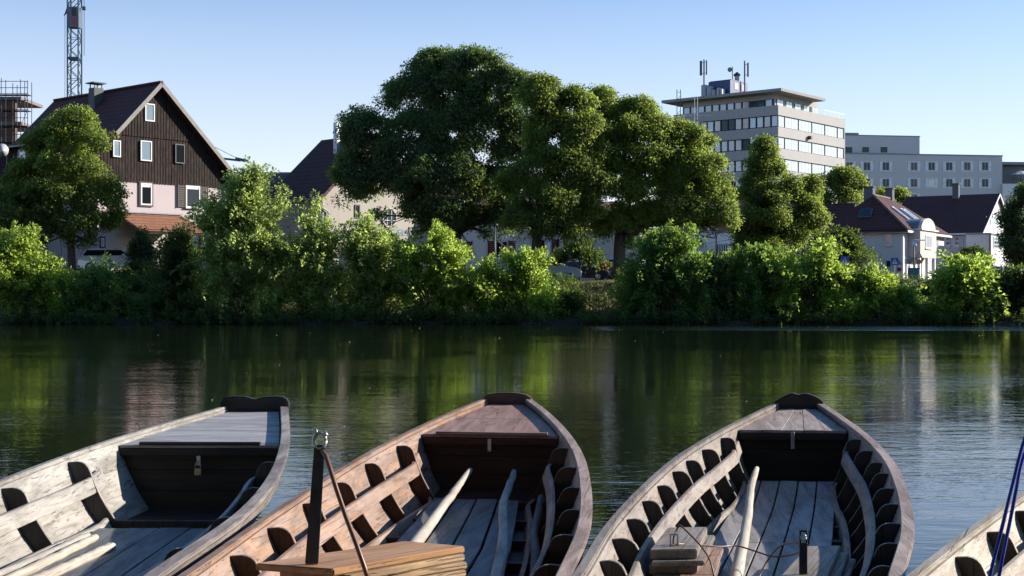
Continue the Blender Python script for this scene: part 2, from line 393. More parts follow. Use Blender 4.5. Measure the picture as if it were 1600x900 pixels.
def shrub(name, label, base_px, blobs_px, Y, leafm, clumps, per, cr, leaf, seed, spray=1.6, cat='shrub', group='shrubs along the far river bank', inner=.2):
    rng = np.random.default_rng(seed); bx = (base_px - 800) / F * Y; by = Y; bz = gz(bx, by) - .05
    root = thing(name, label, cat, (bx, by, bz), 0, group); B = []
    for b in blobs_px:
        r = b[2] * Y / F; rz = (b[3] if len(b) > 3 and b[3] else b[2]) * Y / F; off = b[4] if len(b) > 4 else rng.uniform(-.45, .45) * r
        p = P(b[0], b[1], Y + off); B.append((p.x - bx, p.y - by, p.z - bz, r, r * .8, rz))
    B = bunches(rng, B, cr, True)
    C, AX, NR, CC = crown_points(rng, B, clumps, per, cr, spray, .9, inner)
    ok = C[:, 2] + bz > .06 + .12 * rng.random(len(C)); C, AX, NR = C[ok], AX[ok], NR[ok]
    L = leaf * rng.uniform(.6, 1.35, len(C)); W = L * rng.uniform(.42, .65, len(C))
    leaf_mesh('foliage', C, AX, NR, L, W, [leafm], root)
    mb = MB()
    for i in range(min(46, len(CC))):
        e = Vector(CC[rng.integers(len(CC))]); s = Vector((rng.normal() * .35, rng.normal() * .25, 0)); e.z = max(e.z, .3)
        m_ = s.lerp(e, .55) + Vector((0, 0, .25 * e.length * .3)); mb.tube([s, m_, e], [.03, .02, .006], 5)
    mb.build('stems', M_BARK, root, smooth=True)
    return root
#@@PART2
# ------------------------------------------------------------------ boats
def wood_set(tag_, light, mid, dark, patch=None, amt=.5, wear=.5):
    return dict(long=m_wood(tag_ + '_wood_lengthwise', light, mid, dark, 1, patch, amt, wear=wear),
                cross=m_wood(tag_ + '_wood_crosswise', light, mid, dark, 0, patch, amt, wear=wear),
                up=m_wood(tag_ + '_wood_upright', light, mid, dark, 2, patch, amt, wear=wear))
WA = wood_set('silvered', (.40, .38, .35), (.29, .275, .25), (.115, .10, .095), wear=.35)
WB = wood_set('red_brown', (.345, .25, .205), (.235, .155, .122), (.1, .06, .042), (.42, .20, .09), .3, wear=.45)
WC = wood_set('grey_brown', (.29, .255, .232), (.21, .182, .165), (.085, .07, .065), (.34, .25, .18), .3, wear=.5)
WD = wood_set('pale', (.46, .41, .355), (.35, .305, .255), (.15, .115, .09), wear=.3)
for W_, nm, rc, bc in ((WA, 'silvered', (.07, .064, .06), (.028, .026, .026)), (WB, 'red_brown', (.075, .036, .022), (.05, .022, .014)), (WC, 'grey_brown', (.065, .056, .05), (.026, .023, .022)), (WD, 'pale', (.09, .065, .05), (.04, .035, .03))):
    W_['rib'] = m_wood(nm + '_rib_shade_wood', rc, tuple(x * .75 for x in rc), tuple(x * .35 for x in rc), 2, wear=.4)  # rib faces darker than the hull wood: their shade is painted in
    W_['bulk'] = m_wood(nm + '_bulkhead_shade_wood', bc, tuple(x * .75 for x in bc), tuple(x * .4 for x in bc), 0, wear=.5)  # near black: the shade under the deck is painted into the wood
M_NAIL = m_plain('rusty_nail', (.03, .015, .01), .7)
RAIL_GREY = m_wood('grey_gunwale_wood', (.34, .29, .265), (.20, .165, .15), (.07, .055, .05), 1, wear=.6, rough=.5, sheen=.6)
RAIL_WARM = m_wood('warm_gunwale_wood', (.42, .315, .26), (.27, .19, .155), (.1, .07, .055), 1, wear=.5, rough=.5, sheen=.6)
FLOOR_BLUE = m_wood('weathered_floorboard', (.18, .19, .205), (.12, .13, .14), (.05, .05, .055), 1, wear=.5, rough=.55, sheen=.5)
FLOOR_PALE = m_wood('pale_floorboard', (.34, .325, .325), (.25, .24, .24), (.1, .09, .09), 1, wear=.45, rough=.55, sheen=.5)
DARKEND = m_wood('dark_shade_wood', (.035, .032, .032), (.025, .023, .024), (.012, .012, .012), 0, wear=.4, rough=.5)  # shade on the bow boards' camera side painted into the tone
POLE = m_wood('bleached_pole_wood', (.50, .455, .40), (.38, .335, .285), (.25, .2, .16), 1, wear=.3)
POLE2 = m_wood('grey_pole_wood', (.40, .38, .36), (.3, .28, .26), (.12, .1, .09), 1, wear=.4)
TAN = m_wood('varnished_tan_board', (.52, .29, .15), (.43, .225, .11), (.24, .12, .055), 1, wear=.25, rough=.45)
TANEDGE = m_wood('raw_board_edge', (.55, .38, .23), (.4, .25, .14), (.16, .1, .06), 1, wear=.5)
M_STEEL = m_metal('galvanised_steel', (.55, .56, .58), .35)
M_DARKSTEEL = m_metal('dark_steel', (.07, .08, .1), .35, .7)
M_BRASS = m_metal('brass', (.5, .42, .3), .4)
M_CABLE = m_plain('brown_plastic_coated_cable', (.13, .055, .03), .35, var=.1)
M_ROPE = m_plain('blue_rope', (.008, .03, .3), .5, var=.3, scale=60)

sk = np.array([0, .7, 1.5, 2.5, 3.7, 5, 6.5, 8.5]); zk = np.array([0, 2, 4.5, 8.5])
def cub(x, kk, vv):
    m = np.gradient(vv, kk); i = int(np.clip(np.searchsorted(kk, x) - 1, 0, len(kk) - 2)); h = kk[i + 1] - kk[i]; t = (x - kk[i]) / h
    return float((2 * t**3 - 3 * t**2 + 1) * vv[i] + (t**3 - 2 * t**2 + t) * h * m[i] + (-2 * t**3 + 3 * t**2) * vv[i + 1] + (t**3 - t**2) * h * m[i + 1])

class Boat:
    def __init__(b, label, bow, yaw, phi, wv, zv, W, rail, floor, length=7.6, deck=1.4):
        b.skew = math.tan(R(yaw - phi)); yaw = phi
        b.w_ = np.array(wv); b.z_ = np.array(zv); b.W = W; b.len = length; b.deck = deck; b.rail = rail; b.floor = floor
        b.yaw = yaw; b.bow = bow
        b.root = thing('punt', label, 'punt', (bow[0], bow[1], 0), -R(yaw), 'wooden punts moored side by side')
        b.hull()
    def w(b, s): return cub(s, sk, b.w_)
    def zr(b, s): return cub(s, zk, b.z_)
    def zb(b, s): return .08 + .32 * max(0, 1 - s / 2.4) ** 1.3
    def wt(b, s): return b.w(s) - .045                                     # hull top, outside
    def side(b, s, v, side, inn=0.0):                                      # v 0 chine .. 1 top
        w1 = b.wt(s); w0 = max(w1 - .27 * min(1, max(.15, (s - .3) / 2.0)), .1); z0 = b.zb(s) - .02; z1 = b.zr(s) - .03
        bulge = .035 * math.sin(math.pi * v)
        return Vector((side * (w0 + (w1 - w0) * v + bulge - inn), -s, z0 + (z1 - z0) * v))
    def S(b, a=None, e=None, n=34):
        a = 0.0 if a is None else a; e = b.len if e is None else e
        return [a + (e - a) * i / (n - 1) for i in range(n)]
    def hull(b):
        W = b.W; th = .026
        for sd_ in (-1, 1):
            for i, (v0, v1) in enumerate(((-.05, .33), (.335, .66), (.665, 1.0))):
                mb = MB(); off = .003 * (i % 2)
                mb.sweep([[b.side(s, v0, sd_, off), b.side(s, v1, sd_, off), b.side(s, v1, sd_, th + off), b.side(s, v0, sd_, th + off)] for s in b.S()])
                mb.build('hull_plank', W['long'], b.root, smooth=False)
            gw = .062 if sd_ < 0 else .08
            mb = MB(); mb.sweep([[Vector((sd_ * b.w(s), -s, b.zr(s) - .004)), Vector((sd_ * b.w(s), -s, b.zr(s) - .03)), Vector((sd_ * (b.w(s) - gw), -s, b.zr(s) - .03)), Vector((sd_ * (b.w(s) - gw), -s, b.zr(s)))] for s in b.S(n=44)])
            mb.build('gunwale', W['long'] if sd_ < 0 else b.rail, b.root, bevel=.006, seg=2)  # same wood: weathering and uneven sunlight both set the side colours
            mb = MB(); mb.sweep([[Vector((sd_ * (b.w(s) - .004), -s, b.zr(s) - .034)), Vector((sd_ * (b.w(s) - .03), -s, b.zr(s) - .12)), Vector((sd_ * (b.w(s) - .062), -s, b.zr(s) - .12)), Vector((sd_ * (b.w(s) - .042), -s, b.zr(s) - .034))] for s in b.S(n=40)])
            mb.build('rubbing_strake', b.rail, b.root)
        mb = MB(); rings = []
        for s in b.S(n=26):
            l, r = b.side(s, 0, -1), b.side(s, 0, 1); z = b.zb(s)
            rings.append([Vector((l.x, -s, z)), Vector((r.x, -s, z)), Vector((r.x, -s, z - .03)), Vector((l.x, -s, z - .03))])
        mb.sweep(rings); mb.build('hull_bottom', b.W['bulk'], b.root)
        # far stern board closing the hull near the camera
        s = b.len; mb = MB(); q = [b.side(s, 0, -1), b.side(s, 1, -1), b.side(s, 1, 1), b.side(s, 0, 1)]; mb.prism(q, (0, -.04, 0)); mb.build('stern_board', b.W['cross'], b.root)
    def ribs(b, ss, depth=.15, top=.975, th=.034):
        b.ribd = depth
        depth0 = depth
        for s in ss:
            for sd_ in (-1, 1):
                s = s + random.uniform(-.02, .02); depth = depth0 + random.uniform(-.012, .014); bend = random.uniform(.8, 1.25)
                n = 6; outer = [b.side(s, .02 + (top - .02) * i / n, sd_, .028) for i in range(n + 1)]
                inner = []
                for i in range(n + 1):
                    v = .02 + (top - .02) * i / n; p = b.side(s, v, sd_, .028 + depth * (1.06 - .06 * v)); inner.append(p)
                # flat top that rounds over into the sloping inner edge
                p0, p1, p2 = outer[-1].lerp(inner[-1], .5), inner[-1].copy(), inner[-1].lerp(inner[-2], .75 * bend if bend < 1.2 else .9)
                arc = [p0.lerp(p1, t_).lerp(p1.lerp(p2, t_), t_) + Vector((0, 0, .006 * (1 - t_))) for t_ in (0, .25, .5, .75)]
                inner[-1] = p2
                poly = outer + arc + inner[::-1]
                mb = MB(); mb.prism(poly, (0, th, 0)); mb.mi = [0, 0] + [1] * (len(mb.f) - 2); mb.build('rib', [b.W['rib'], b.W['up']], b.root, bevel=.004)  # dark faces and pale edges paint shade and sun onto one wood
                nl = MB()
                for v_ in (.15, .27, .42, .58, .74, .88):
                    p_ = b.side(s, v_ + random.uniform(-.02, .02), sd_, .0262); nl.tube([p_ + Vector((0, .07, 0)), p_ + Vector((-sd_ * .004, .07, .001))], .006, 5)
                    p_ = b.side(s, v_ + random.uniform(-.02, .02), sd_, .0262); nl.tube([p_ + Vector((0, -.03, 0)), p_ + Vector((-sd_ * .004, -.03, .001))], .006, 5)
                stuff(nl.build('nails', M_NAIL, b.root))
            mb = MB(); a = b.side(s, .02, -1, .03); c = b.side(s, .02, 1, .03); z = b.zb(s) + .002
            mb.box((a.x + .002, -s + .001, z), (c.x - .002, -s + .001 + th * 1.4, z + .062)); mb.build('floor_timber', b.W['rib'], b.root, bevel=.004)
    def stringers(b, s0, v, s0r=None, height=.088, th=.03, v_end=None, both=True):
        for sd_ in ((-1, 1) if both else (-1,)):
            rings = []; st = s0 if sd_ < 0 else (s0r or s0)
            for s in b.S(st, b.len - .1, 26):
                dd = b.ribd * min(1, .12 + max(0, s - st) / .55)
                p = b.side(s, v, sd_, .028 + dd * (1.06 - .06 * v) + .001); x = Vector((-sd_ * th, 0, 0)); u = Vector((sd_ * .018, 0, height / 2))
                rings.append([p + u, p + u + x, p - u + x, p - u])
            mb = MB(); mb.sweep(rings); mb.build('stringer', b.W['long'], b.root, bevel=.005)
    def floorboards(b, s0, xs_, s1=None, mat=None, z=.066, joint=None):
        s1 = s1 or b.len - .2
        for i, (x0, x1, xe0, xe1) in enumerate(xs_):
            segs = [(s0 + .012 * (i % 2), s1)] if not joint else [(s0 + .012 * (i % 2), joint), (joint + .006, s1)]
            for a, e in segs:
                f0, f1 = (a - s0) / (s1 - s0), (e - s0) / (s1 - s0)
                mb = MB(); L = lambda p, q, f: p + (q - p) * f; dz = random.uniform(-.003, .003) + z; rings = []
                for j in range(9):
                    s = a + (e - a) * j / 8; f = min(1, (s - s0) / 2.0); zf = b.zb(s) + dz; l_, r_ = L(x0, xe0, f), L(x1, xe1, f)
                    rings.append([Vector((l_, -s, zf)), Vector((r_, -s, zf)), Vector((r_, -s, zf + .022)), Vector((l_, -s, zf + .022))])
                mb.sweep(rings); mb.build('floorboard', mat or b.floor, b.root, bevel=.003)
    def bow_end(b, hump, split='cross', n=1, deckmat=None, batten=None, head=None, dz=.05):
        W = b.W; D = b.deck
        top = lambda s: b.zr(s) - dz
        xin = lambda s: b.w(s) - .09
        if split == 'cross':
            edges = [.09 + (D - .09) * i / n for i in range(n + 1)]
            for i in range(n):
                a, e = edges[i] + (.004 if i else 0), edges[i + 1]
                ss_ = [a + (e - a) * j / 5 for j in range(6)]
                rings = [[Vector((-xin(s), -s, top(s))), Vector((xin(s), -s, top(s))), Vector((xin(s), -s, top(s) - .025)), Vector((-xin(s), -s, top(s) - .025))] for s in ss_]
                MB().sweep(rings).build('deck_plank', deckmat or W['cross'], b.root, bevel=.003)
        else:
            for i in range(n):
                f0, f1 = -1 + 2 * i / n + (.008 if i else 0), -1 + 2 * (i + 1) / n
                ss_ = [.09 + (D - .09) * j / 8 for j in range(9)]; h_ = .002 * (i % 2)
                rings = [[Vector((xin(s) * f0, -s, top(s) + h_)), Vector((xin(s) * f1, -s, top(s) + h_)), Vector((xin(s) * f1, -s, top(s) - .025)), Vector((xin(s) * f0, -s, top(s) - .025))] for s in ss_]
                MB().sweep(rings).build('deck_plank', deckmat or W['long'], b.root, bevel=.003)
        # deck beam and bulkhead
        x = b.w(D) - .088; z = top(D)
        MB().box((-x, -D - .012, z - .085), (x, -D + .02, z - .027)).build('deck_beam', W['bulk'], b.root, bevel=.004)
        if batten:
            MB().box((batten[0], -D - .014, z + .001), (batten[1], -D + .035, z + .026)).build('deck_batten', batten[2] if len(batten) > 2 else W['cross'], b.root, bevel=.004)
        s = D - .03; rows = 3
        for r_ in range(rows):
            v0, v1 = r_ / rows, (r_ + 1) / rows - .006
            q = [b.side(s, .9 * v0, -1, .03), b.side(s, .9 * v1, -1, .03), b.side(s, .9 * v1, 1, .03), b.side(s, .9 * v0, 1, .03)]
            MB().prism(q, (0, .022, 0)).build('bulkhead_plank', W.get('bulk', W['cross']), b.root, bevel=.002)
        # bow head: a shaped cross board between the sides
        w = b.w(0) + .012; z0 = b.zb(0) - .05; zt = b.zr(0)
        ww = b.side(0, 0, 1).x
        poly = [(-ww, 0, z0), (-w, 0, zt - .05)] + [(-w + 2 * w * u, 0, zt + hh) for u, hh in hump] + [(w, 0, zt - .05), (ww, 0, z0)]
        MB().prism([Vector((x_, -.075, z_)) for x_, _, z_ in poly], (0, .085, 0)).build('bow_board', head or DARKEND, b.root, bevel=.012, seg=2)
    def lock(b, x, z, padlock=True, long=.1):
        s = b.deck + .014 - .0; y = -b.deck - .018
        hz = MB().box((x - .016, y - .006, z), (x + .016, y, z + long)).build('hasp', M_STEEL, b.root, bevel=.004)
        if padlock:
            pl = MB().box((x - .028, y - .036, z - .075), (x + .028, y - .012, z - .02)).build('padlock', M_BRASS, b.root, bevel=.005, seg=2)
            pth = [(x + .02 * math.cos(a), y - .024, z - .022 + (.03 if math.sin(a) >= 0 else 0) * 1 + .022 * math.sin(a)) for a in [math.pi * i / 8 for i in range(9)]]
            pth = [(x + .02, y - .024, z - .022)] + pth + [(x - .02, y - .024, z - .022)]
            MB().tube(pth, .0045, 6).build('shackle', M_STEEL, pl, smooth=True)
        else:
            MB().tube([(x - .01, y - .01, z + .02), (x - .012, y - .02, z + .005), (x + .012, y - .02, z + .005), (x + .01, y - .01, z + .02)], .004, 6).build('staple', M_STEEL, b.root)
    def world(b, x, s, z):
        a = -R(b.yaw); y = -s
        return Vector((b.bow[0] + x * math.cos(a) - y * math.sin(a), b.bow[1] + x * math.sin(a) + y * math.cos(a), z))

FLAT = [(0, 0), (.12, .035), (.3, .05), (.5, .055), (.7, .05), (.88, .035), (1, 0)]
TWO = [(-.01, .0), (.0, .06), (.05, .085), (.18, .097), (.36, .092), (.44, .076), (.5, .062), (.56, .076), (.64, .088), (.82, .097), (.95, .085), (1.0, .055), (1.01, 0)]
HUMP = [(0, 0), (.08, .025), (.2, .06), (.32, .085), (.42, .09), (.48, .075), (.5, .07), (.52, .075), (.58, .09), (.68, .085), (.82, .062), (.94, .028), (1, 0)]
b1 = Boat('silvered grey wooden punt with wide bow board and padlock, left of the red brown punt', (-2.512, 13.19), 1.0, .5,
          [.314, .453, .608, .786, .94, 1.007, .947, .903], [.748, .678, .56, .513], WA, RAIL_GREY, FLOOR_BLUE, length=8.2, deck=2.23)
b1.ribs([3.05, 4.04, 5.03, 5.91, 6.8, 7.6], depth=.14); b1.stringers(2.68, .66, height=.115); b1.stringers(2.85, .12, height=.085)
b1.floorboards(3.49, [(-.41 + .222 * i, -.41 + .222 * i + .214, -.41 + .222 * i, -.41 + .222 * i + .214) for i in range(5)])
b1.bow_end(TWO, 'cross', 1, m_wood('grey_deck_panel', (.40, .40, .42), (.3, .3, .32), (.14, .13, .13), 0, wear=.5), (-.49, .5, DARKEND))
b1.lock(.0, .455, long=.08)

b2 = Boat('red brown wooden punt with stacked tan boards and upright steel bar', (-.04, 13.083), 5.5, 8.0,
          [.23, .453, .66, .839, .948, .999, .957, .888], [.833, .656, .529, .517], WB, RAIL_WARM, FLOOR_BLUE, deck=1.57)
b2.ribs([2.15, 2.93, 3.72, 4.44, 5.23, 6.05, 6.85], depth=.125); b2.stringers(1.8, .66, height=.095); b2.stringers(1.88, .13, height=.09)
b2.floorboards(2.16, [(-.39 + .178 * i, -.39 + .178 * i + .162, -.37 + .205 * i, -.37 + .205 * i + .187) for i in range(4)])
b2.bow_end(FLAT, 'cross', 2, m_wood('red_brown_deck_planks', (.36, .23, .19), (.27, .165, .135), (.12, .07, .06), 1, wear=.5), (-.47, .5, WB['cross']), head=m_wood('bow_head_red_brown', (.11, .07, .055), (.08, .05, .04), (.04, .025, .02), 0))
b2.lock(.0, .5, False, .11)

b3 = Boat('grey brown wooden punt with many close ribs, pale floorboards and one long pole', (2.737, 12.812), 14.7, 5.0,
          [.226, .431, .642, .816, .897, .898, .79, .71], [.812, .641, .518, .522], WC, RAIL_WARM, FLOOR_PALE, length=7.1, deck=1.13)
b3.ribs([1.57, 2.07, 2.55, 3.0, 3.52, 4.1, 4.68, 5.3, 5.93, 6.5], depth=.115); b3.stringers(1.2, .70, height=.088); b3.stringers(1.27, .18, height=.085)
b3.floorboards(1.45, [(-.40 + .156 * i, -.40 + .156 * i + .144, -.41 + .163 * i, -.41 + .163 * i + .151) for i in range(5)], joint=3.75)
b3.bow_end(HUMP, 'long', 5, m_wood('grey_pink_deck_boards', (.42, .35, .32), (.32, .26, .24), (.14, .11, .1), 1, wear=.5))
b3.lock(-.0, .50, False, .15)

b4 = Boat('pale cream wooden punt with blue mooring ropes, cut off at the right', (5.35, 10.45), 31.0, 24.0,
          [.222, .455, .70, .85, .901, .9, .85, .8], [.78, .62, .545, .55], WD, RAIL_GREY, FLOOR_PALE, length=5.9, deck=1.2)
b4.ribs([1.5 + .73 * i for i in range(6)], depth=.13); b4.stringers(1.4, .66, height=.1); b4.stringers(1.5, .24, height=.09)
b4.floorboards(1.6, [(-.46 + .19 * i, -.46 + .19 * i + .17, -.5 + .21 * i, -.5 + .21 * i + .19) for i in range(5)])
b4.bow_end(TWO, 'long', 4)
for b_ in (b1, b2, b3, b4):               # frames stand a little askew to the keel line, as the moored hulls show
    for ch in b_.root.children_recursive:
        for v_ in ch.data.vertices: v_.co.x += v_.co.y * b_.skew
        ch.data.update()

# ---- poles and oars lying in the boats (things of their own)
def pole(name, label, a, b_, r0, r1, mat, bends=(), group='poles and oars lying in the punts', seed=1, blade=None):
    """a far end, b_ near end, world positions; the object's local Y runs along it so the grain follows"""
    a, b_ = Vector(a), Vector(b_); d = b_ - a; L = d.length
    o = link(name, None); bpy.data.objects.remove(o)
    rng = np.random.default_rng(seed); n = 22; pts, rad = [], []
    for i in range(n):
        t = i / (n - 1); off = Vector((0, 0, 0))
        for (tb, ax, az) in bends: off += Vector((ax, 0, az)) * math.exp(-((t - tb) / .22) ** 2)
        pts.append(Vector((off.x + rng.normal() * .0015, L * t, off.z + rng.normal() * .0015))); rad.append((r0 + (r1 - r0) * t) * rng.uniform(.96, 1.05))
    rad[0] *= .82; ob = MB().tube(pts, rad, 12).build(name, mat, smooth=True)
    ob.location = a; ob.rotation_mode = 'QUATERNION'; ob.rotation_quaternion = d.to_track_quat('Y', 'Z')
    return tag(ob, label, 'pole' if 'pole' in name else 'oar', group)
b2f = lambda px, py, z: P(px, py, F * (EYE - z) / (py - HZ))
pole('oar_shaft', 'smooth pale oar shaft at the left on the floorboards of the red brown punt', P(735, 734, 11.35), b2f(640, 862, .175), .024, .044, POLE)
pole('oar_shaft', 'crooked grey oar shaft at the right on the floorboards of the red brown punt', P(804, 736, 11.3), b2f(768, 925, .2), .026, .042, POLE2, [(.35, .035, 0), (.75, -.02, 0)], seed=3)
pole('boat_pole', 'long pale pole lying along the floorboards of the grey brown punt', P(1184, 733, 11.4), b2f(1146, 925, .19), .024, .04, POLE, [(.2, .02, .01)], seed=4)
pole('boat_pole', 'topmost round pole end lying nearest the floor middle of the silvered punt', b2f(176, 853, .19), b2f(40, 915, .19), .03, .036, POLE, seed=5)
pole('boat_pole', 'second round pole end in the silvered punt, ending short of its neighbour', b2f(150, 840, .19), b2f(-30, 927, .19), .028, .034, POLE, seed=6)
pole('boat_pole', 'thin pole end half hidden against the lower stringer of the silvered punt', b2f(138, 836, .185), b2f(-60, 925, .19), .022, .03, POLE2, seed=7)
pole('boat_pole', 'dark curved pole leaning inside the right hand ribs of the red brown punt', P(845, 776, 10.5), P(836, 905, 8.05), .028, .034, m_wood('dark_pole', (.16, .11, .1), (.1, .07, .06), (.05, .03, .03), 1), [(.5, .03, 0)], seed=8)

# ---- loose boards stacked in the boats
def board(label, quad, th, mat, group, edge=None, parent=None):
    c = sum((Vector(q) for q in quad), Vector()) / len(quad)
    d = Vector(quad[1]) - Vector(quad[0]); a = math.atan2(d.y, d.x) - math.pi / 2
    rot = Matrix.Rotation(-a, 3, 'Z')
    poly = [rot @ (Vector(q) - c) for q in quad]
    mb = MB(); mb.prism([(p.x, p.y, 0) for p in poly], (0, 0, -th))
    ob = mb.build('wooden_board', [mat], bevel=.006, seg=2); ob.location = c; ob.rotation_euler = (0, 0, a)
    return tag(ob, label, 'board', group)
q0 = [b2f(398, 880, .60), b2f(632, 845, .60), b2f(727, 853, .60), b2f(521, 889, .60)]
names2 = ['topmost tan board of the stack in the red brown punt', 'second tan board from the top of the stack in the red brown punt',
          'third board down in the stack of the red brown punt, edge lit', 'fourth board down in the stack of the red brown punt']
z = .60
for i in range(4):
    off = [Vector((0, 0, 0)), Vector((.055, -.0, 0)), Vector((.06, .03, 0)), Vector((.05, -.02, 0))][i]
    sc = [1, .9, .88, .92][i]; c = sum(q0, Vector()) / 4
    q = [(p - c) * sc + c + off for p in q0]
    for p in q: p.z = z
    rz_ = R([0, 2, -3, 1][i]); q = [Matrix.Rotation(rz_, 3, 'Z') @ (p - c) + c for p in q]
    board(names2[i], q, .034, TAN if i == 0 else TANEDGE, 'boards stacked in the red brown punt'); z -= .0375
c = sum(q0, Vector()) / 4
# the thwart that carries the stack
tw = thing('storage_box', 'dark wooden box under the stack of tan boards in the red brown punt', 'box', (c.x + .06, c.y, .15), R(-6))
MB().box((-.33, -.14, 0), (.33, .14, z - .153)).build('box_body', WB['long'], tw, bevel=.006)

q0 = [b2f(1015, 859, .45), b2f(1043, 824, .45), b2f(1105, 823, .45), b2f(1089, 858, .45)]
c = sum(q0, Vector()) / 4; z = .45
L3 = ['topmost small grey board with steel eye in the left stack of the grey brown punt', 'thin second board of the left stack, jutting out to the right, grey brown punt',
      'third board down in the left stack of the grey brown punt', 'wide fourth board of the left stack in the grey brown punt', 'fifth board down in the left stack of the grey brown punt', 'lowest board of the left stack in the grey brown punt']
for i in range(6):
    sx, off, th = [(1, (0, 0), .055), (1.12, (.03, -.0), .028), (1.02, (.0, .01), .05), (1.3, (.05, -.02), .035), (1.25, (.03, -.01), .05), (1.3, (.04, .0), .05)][i]
    q = [(p - c) * sx + c + Vector((off[0], off[1], 0)) for p in q0]
    for p in q: p.z = z
    board(L3[i], q, th, [WC['long'], WC['long'], WC['long'], m_wood('pinkish_board', (.4, .26, .2), (.3, .19, .15), (.14, .08, .06), 1) if i == 3 else WC['long'], WC['long'], WC['long']][i], 'boards stacked at the left in the grey brown punt'); z -= th + .002
q0 = [b2f(1216, 903, .3), b2f(1261, 853, .3), b2f(1314, 852, .3), b2f(1292, 902, .3)]; c = sum(q0, Vector()) / 4; z = .3
for i in range(3):
    q = [(p - c) * [1, 1.08, 1.15][i] + c + Vector(([0, .04, .07][i], 0, 0)) for p in q0]
    for p in q: p.z = z
    board(['split topmost board of the right stack beside the short steel bar', 'second board of the right stack in the grey brown punt', 'lowest board of the right stack in the grey brown punt'][i], q, .045, WC['long'], 'boards stacked at the right in the grey brown punt'); z -= .048

# ---- steel bars and cables
base = b2f(487, 881, .602); tp = base + Vector((.038, 0, .56))
bar = thing('steel_locking_bar', 'tall dark steel bar standing on the stack of tan boards', 'steel bar', base)
d = tp - base; mb = MB(); mb.sweep([[Vector((-.031, -.007, 0)), Vector((.031, -.007, 0)), Vector((.031, .007, 0)), Vector((-.031, .007, 0))],
    [d + Vector((-.025, -.007, 0)), d + Vector((.025, -.007, 0)), d + Vector((.025, .007, 0)), d + Vector((-.025, .007, 0))]]); mb.build('flat_bar', M_DARKSTEEL, bar, bevel=.003, seg=2)
mb = MB(); rr = [d + Vector((.028 * math.cos(t) , 0, .02 + .036 * math.sin(t))) for t in [2 * math.pi * i / 14 for i in range(15)]]
mb.tube(rr, .009, 6); mb.bar(d + Vector((-.012, 0, .05)), d + Vector((-.02, 0, .075)), .012); mb.bar(d + Vector((.02, 0, .045)), d + Vector((.035, 0, .055)), .02); mb.build('end_fitting', M_STEEL, bar, smooth=True)
pts = [P(q[0], q[1], q[2] * .952) for q in ((503, 704, 6.62), (509, 712, 6.6), (516, 733, 6.56), (526, 765, 6.52), (540, 806, 6.48), (556, 848, 6.42), (569, 885, 6.38), (582, 925, 6.36))]
tag(MB().tube(pts, [.009] + [.0115] * 7, 8).build('security_cable', M_CABLE, smooth=True), 'thick brown cable hanging from the tall steel bar over the tan boards', 'cable')
base = b2f(1255, 897, .302); bar = thing('steel_locking_bar', 'short steel bar with a hole, standing by the right board stack', 'steel bar', base)
H_ = .235; mb = MB()
mb.box((-.023, -.006, 0), (.023, .006, H_ - .06)); mb.box((-.023, -.006, H_ - .06), (-.012, .006, H_)); mb.box((.012, -.006, H_ - .06), (.023, .006, H_)); mb.box((-.023, -.006, H_), (.023, .006, H_ + .012))
mb.build('flat_bar', M_DARKSTEEL, bar, bevel=.002)
MB().tube([Vector((.0 + .014 * math.cos(a), -.008, H_ - .03 + .018 * math.sin(a))) for a in [2 * math.pi * i / 10 for i in range(11)]], .004, 6).build('shackle', M_STEEL, bar, smooth=True)
e = b2f(1053, 853, .452); eye = thing('steel_eye', 'square steel eye screwed onto the topmost board of the left stack', 'eye', e)
mb = MB(); mb.box((-.024, -.003, 0), (-.016, .003, .06)); mb.box((.016, -.003, 0), (.024, .003, .06)); mb.box((-.024, -.003, .06), (.024, .003, .068)); mb.box((-.024, -.003, -.0), (.024, .003, .006)); mb.build('eye_plate', M_STEEL, eye)
def smooth_path(pts, n=8):
    pts = [Vector(p) for p in pts]; out = []
    for i in range(len(pts) - 1):
        p0, p1, p2, p3 = pts[max(i - 1, 0)], pts[i], pts[i + 1], pts[min(i + 2, len(pts) - 1)]
        for j in range(n):
            t = j / n; out.append(.5 * ((2 * p1) + (p2 - p0) * t + (2 * p0 - 5 * p1 + 4 * p2 - p3) * t * t + (3 * p1 - p0 - 3 * p2 + p3) * t ** 3))
    return out + [pts[-1]]
cb = lambda L: smooth_path([P(q[0], q[1], q[2] * .968) for q in L])
c1 = cb([(1052, 850, 7.85), (1053, 838, 7.85), (1060, 823, 7.9), (1063, 821, 7.9), (1078, 835, 7.85), (1094, 852, 7.8), (1108, 873, 7.75), (1115, 898, 7.7), (1117, 925, 7.7)])
tag(MB().tube(c1, .0052, 6).build('security_cable', M_CABLE, smooth=True), 'thin brown cable looping up from the steel eye and down past the boards', 'cable', 'thin cables in the grey brown punt')
c2 = cb([(1054, 853, 7.84), (1062, 850, 7.85), (1092, 851, 8.0), (1125, 854, 8.2), (1151, 853, 8.3), (1182, 862, 8.25), (1205, 869, 8.2), (1225, 869, 8.15), (1249, 863, 8.05), (1254, 852, 7.98), (1247, 849, 8.0), (1233, 848, 8.1), (1218, 854, 8.2), (1205, 868, 8.2), (1195, 883, 8.15), (1187, 900, 8.1), (1184, 925, 8.0)])
tag(MB().tube(c2, .0052, 6).build('security_cable', M_CABLE, smooth=True), 'thin brown cable strung from the steel eye across the pole to the short bar', 'cable', 'thin cables in the grey brown punt')

